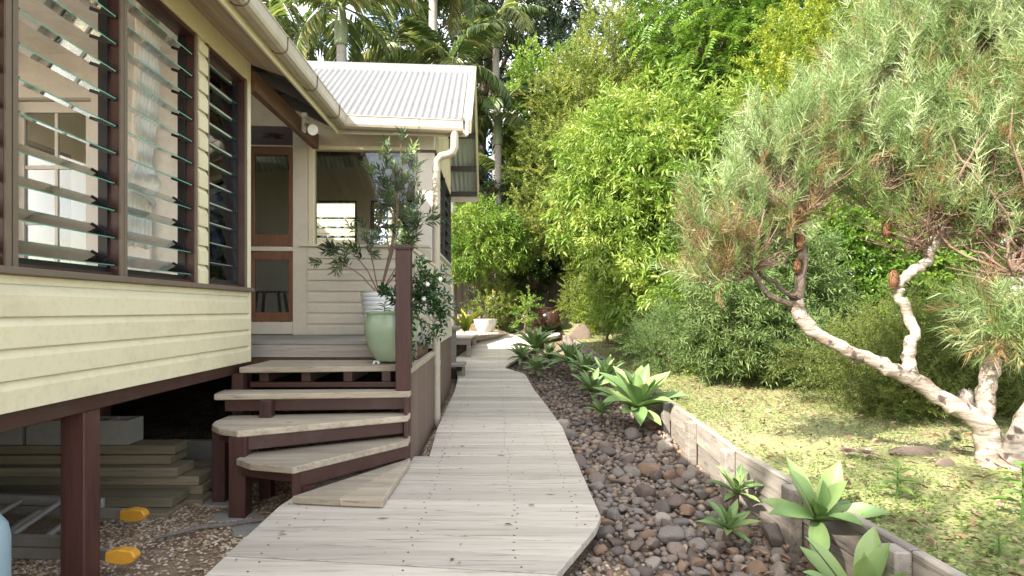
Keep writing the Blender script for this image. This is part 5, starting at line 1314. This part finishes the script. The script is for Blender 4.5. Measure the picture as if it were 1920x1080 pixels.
kk_ = np.sin(x*4.1+2)*np.sin(y*3.3)+.5*np.sin(x*9+y*7) > .15+.35*r5.normal(size=n_); x, y = x[kk_], y[kk_]; n_ = len(x)
z = np.array([lawnz(a, b) for a, b in zip(x, y)]); a = r5.uniform(0, 6.28, n_); d = np.stack([np.cos(a)*.7, np.sin(a)*.7, .5+r5.random(n_)], -1)
V, T, A = bake('needle', np.stack([x, y, z], -1), d, np.tile([0.1, 0, 1.], (n_, 1)), r5.uniform(.02, .06, n_), np.full(n_, .005), np.clip(.35+.25*r5.normal(size=n_), 0, 1))
o = link('grass', npmesh('grass', V, T, M['l_cover'], A)); tag(o, 'short grass blades growing through the lawn ground cover', 'grass', kind='stuff')
n_ = 3600; y = 1.4+r5.random(n_)**1.3*11; x = np.where(r5.random(n_) < .75, np.interp(y, [p[0] for p in WX], [p[1] for p in WX])+.05+r5.random(n_)*4, r5.uniform(1.0, 1.65, n_)*1.0)
k = ~((x < 1.66) & (y > 3.2)); x, y = x[k], y[k]
z = np.array([garden(a, b) for a, b in zip(x, y)])+.025+np.where(x < 1.68, .03, 0); a = r5.uniform(0, 6.28, len(x)); d = np.stack([np.cos(a), np.sin(a), .25*r5.normal(size=len(x))], -1); ln = r5.uniform(.03, .085, len(x))
V, T, A = bake('lance', np.stack([x, y, z], -1), d, np.tile([0, 0, 1.], (len(x), 1))+.4*r5.normal(size=(len(x), 3)), ln, ln*.38, r5.random(len(x)))
o = link('leaf_litter', npmesh('leaf_litter', V, T, M['l_litter'], A)); tag(o, 'dry brown fallen leaves scattered over lawn and rock bed', 'leaf litter', kind='stuff')
lf = [(945,985,'brown curled leaf on the boardwalk centre'), (845,1055,'red brown dry leaf near the bottom of the boardwalk'), (1003,950,'small tan leaf on the right of the boardwalk'), (880,760,'dark fallen leaf in the middle of the boardwalk'), (905,800,'pale fallen leaf halfway along the boardwalk'), (520,1004,'pale long leaf on the lower left boardwalk'), (678,946,'pale green leaf at the foot of the triangular step'), (872,838,'green fallen leaf on the boardwalk beside the stairs')]
for i, (px, py, l_) in enumerate(lf):
    Y = EYE*F/(py-580.5); a = i*1.3; V, T, A = bake('lance', np.array([[(px-925)*Y/F, Y, .006]]), np.array([[math.cos(a), math.sin(a), .1]]), np.array([[0, 0, 1.]]), np.array([.05]), np.array([.02]), np.array([(i*.37) % 1]))
    tag(link('fallen_leaf', npmesh('fallen_leaf', V, T, M['l_litter' if i not in (6, 7) else 'l_weed'], A)), l_, 'leaf', 'fallen leaves on the boardwalk')
# neighbouring cream wall seen through the wing louvres
nb = empty('neighbour_wall', (-3.6, 12.5, .6), 'cream weatherboard wall glimpsed through the wing louvres', 'wall')
for k in range(20): MB().box(-6.5, -2.6, 11.9+.004*(k % 2), 11.93, .9+.137*k, 1.03+.137*k).build('weatherboard', M['cream'], nb)
MB().box(-6.5, -2.6, 11.935, 12.0, .2, 3.7).build('backing', M['cream'], nb)
r6 = np.random.default_rng(5); n_ = 260; y = 2.0+r6.random(n_)**1.3*10
lo = np.array([lerp(q, LB) for q in y]); hi = np.array([lerp(q, RB) for q in y]); e_ = r6.random(n_); e_ = np.where(r6.random(n_) < .45, e_**3, e_); x = lo+.03+(hi-lo-.06)*np.where(r6.random(n_) < .5, e_, 1-e_)
z = np.array([bz(q) for q in y])+.007; a = r6.uniform(0, 6.28, n_); ln = r6.uniform(.008, .028, n_)
V, T, A = bake('kite', np.stack([x, y, z], -1), np.stack([np.cos(a), np.sin(a), .08+0*a], -1), np.tile([0, 0, 1.], (n_, 1)), ln, ln*.45, r6.random(n_)*.8)
tag(link('path_debris', npmesh('path_debris', V, T, M['l_litter'], A)), 'tiny dry leaf fragments scattered over the boardwalk planks', 'debris', kind='stuff')

# unseen tree added so its sparse crown throws broken shade on the near lawn
tree('added_shade_tree', 'oval', (-8.6, -6.5, -.3), .16, [(-5.0,-3.4,8.0,.9,.8,.4), (-6.0,-3.2,7.8,.7,.6,.4), (-6.8,-4.8,8.2,1.3,1.1,.8)], 210, 'l_dark', 'sparse tree added behind the house out of view to shade the lawn', 'tree', 19, fork=.7, shell=.3)
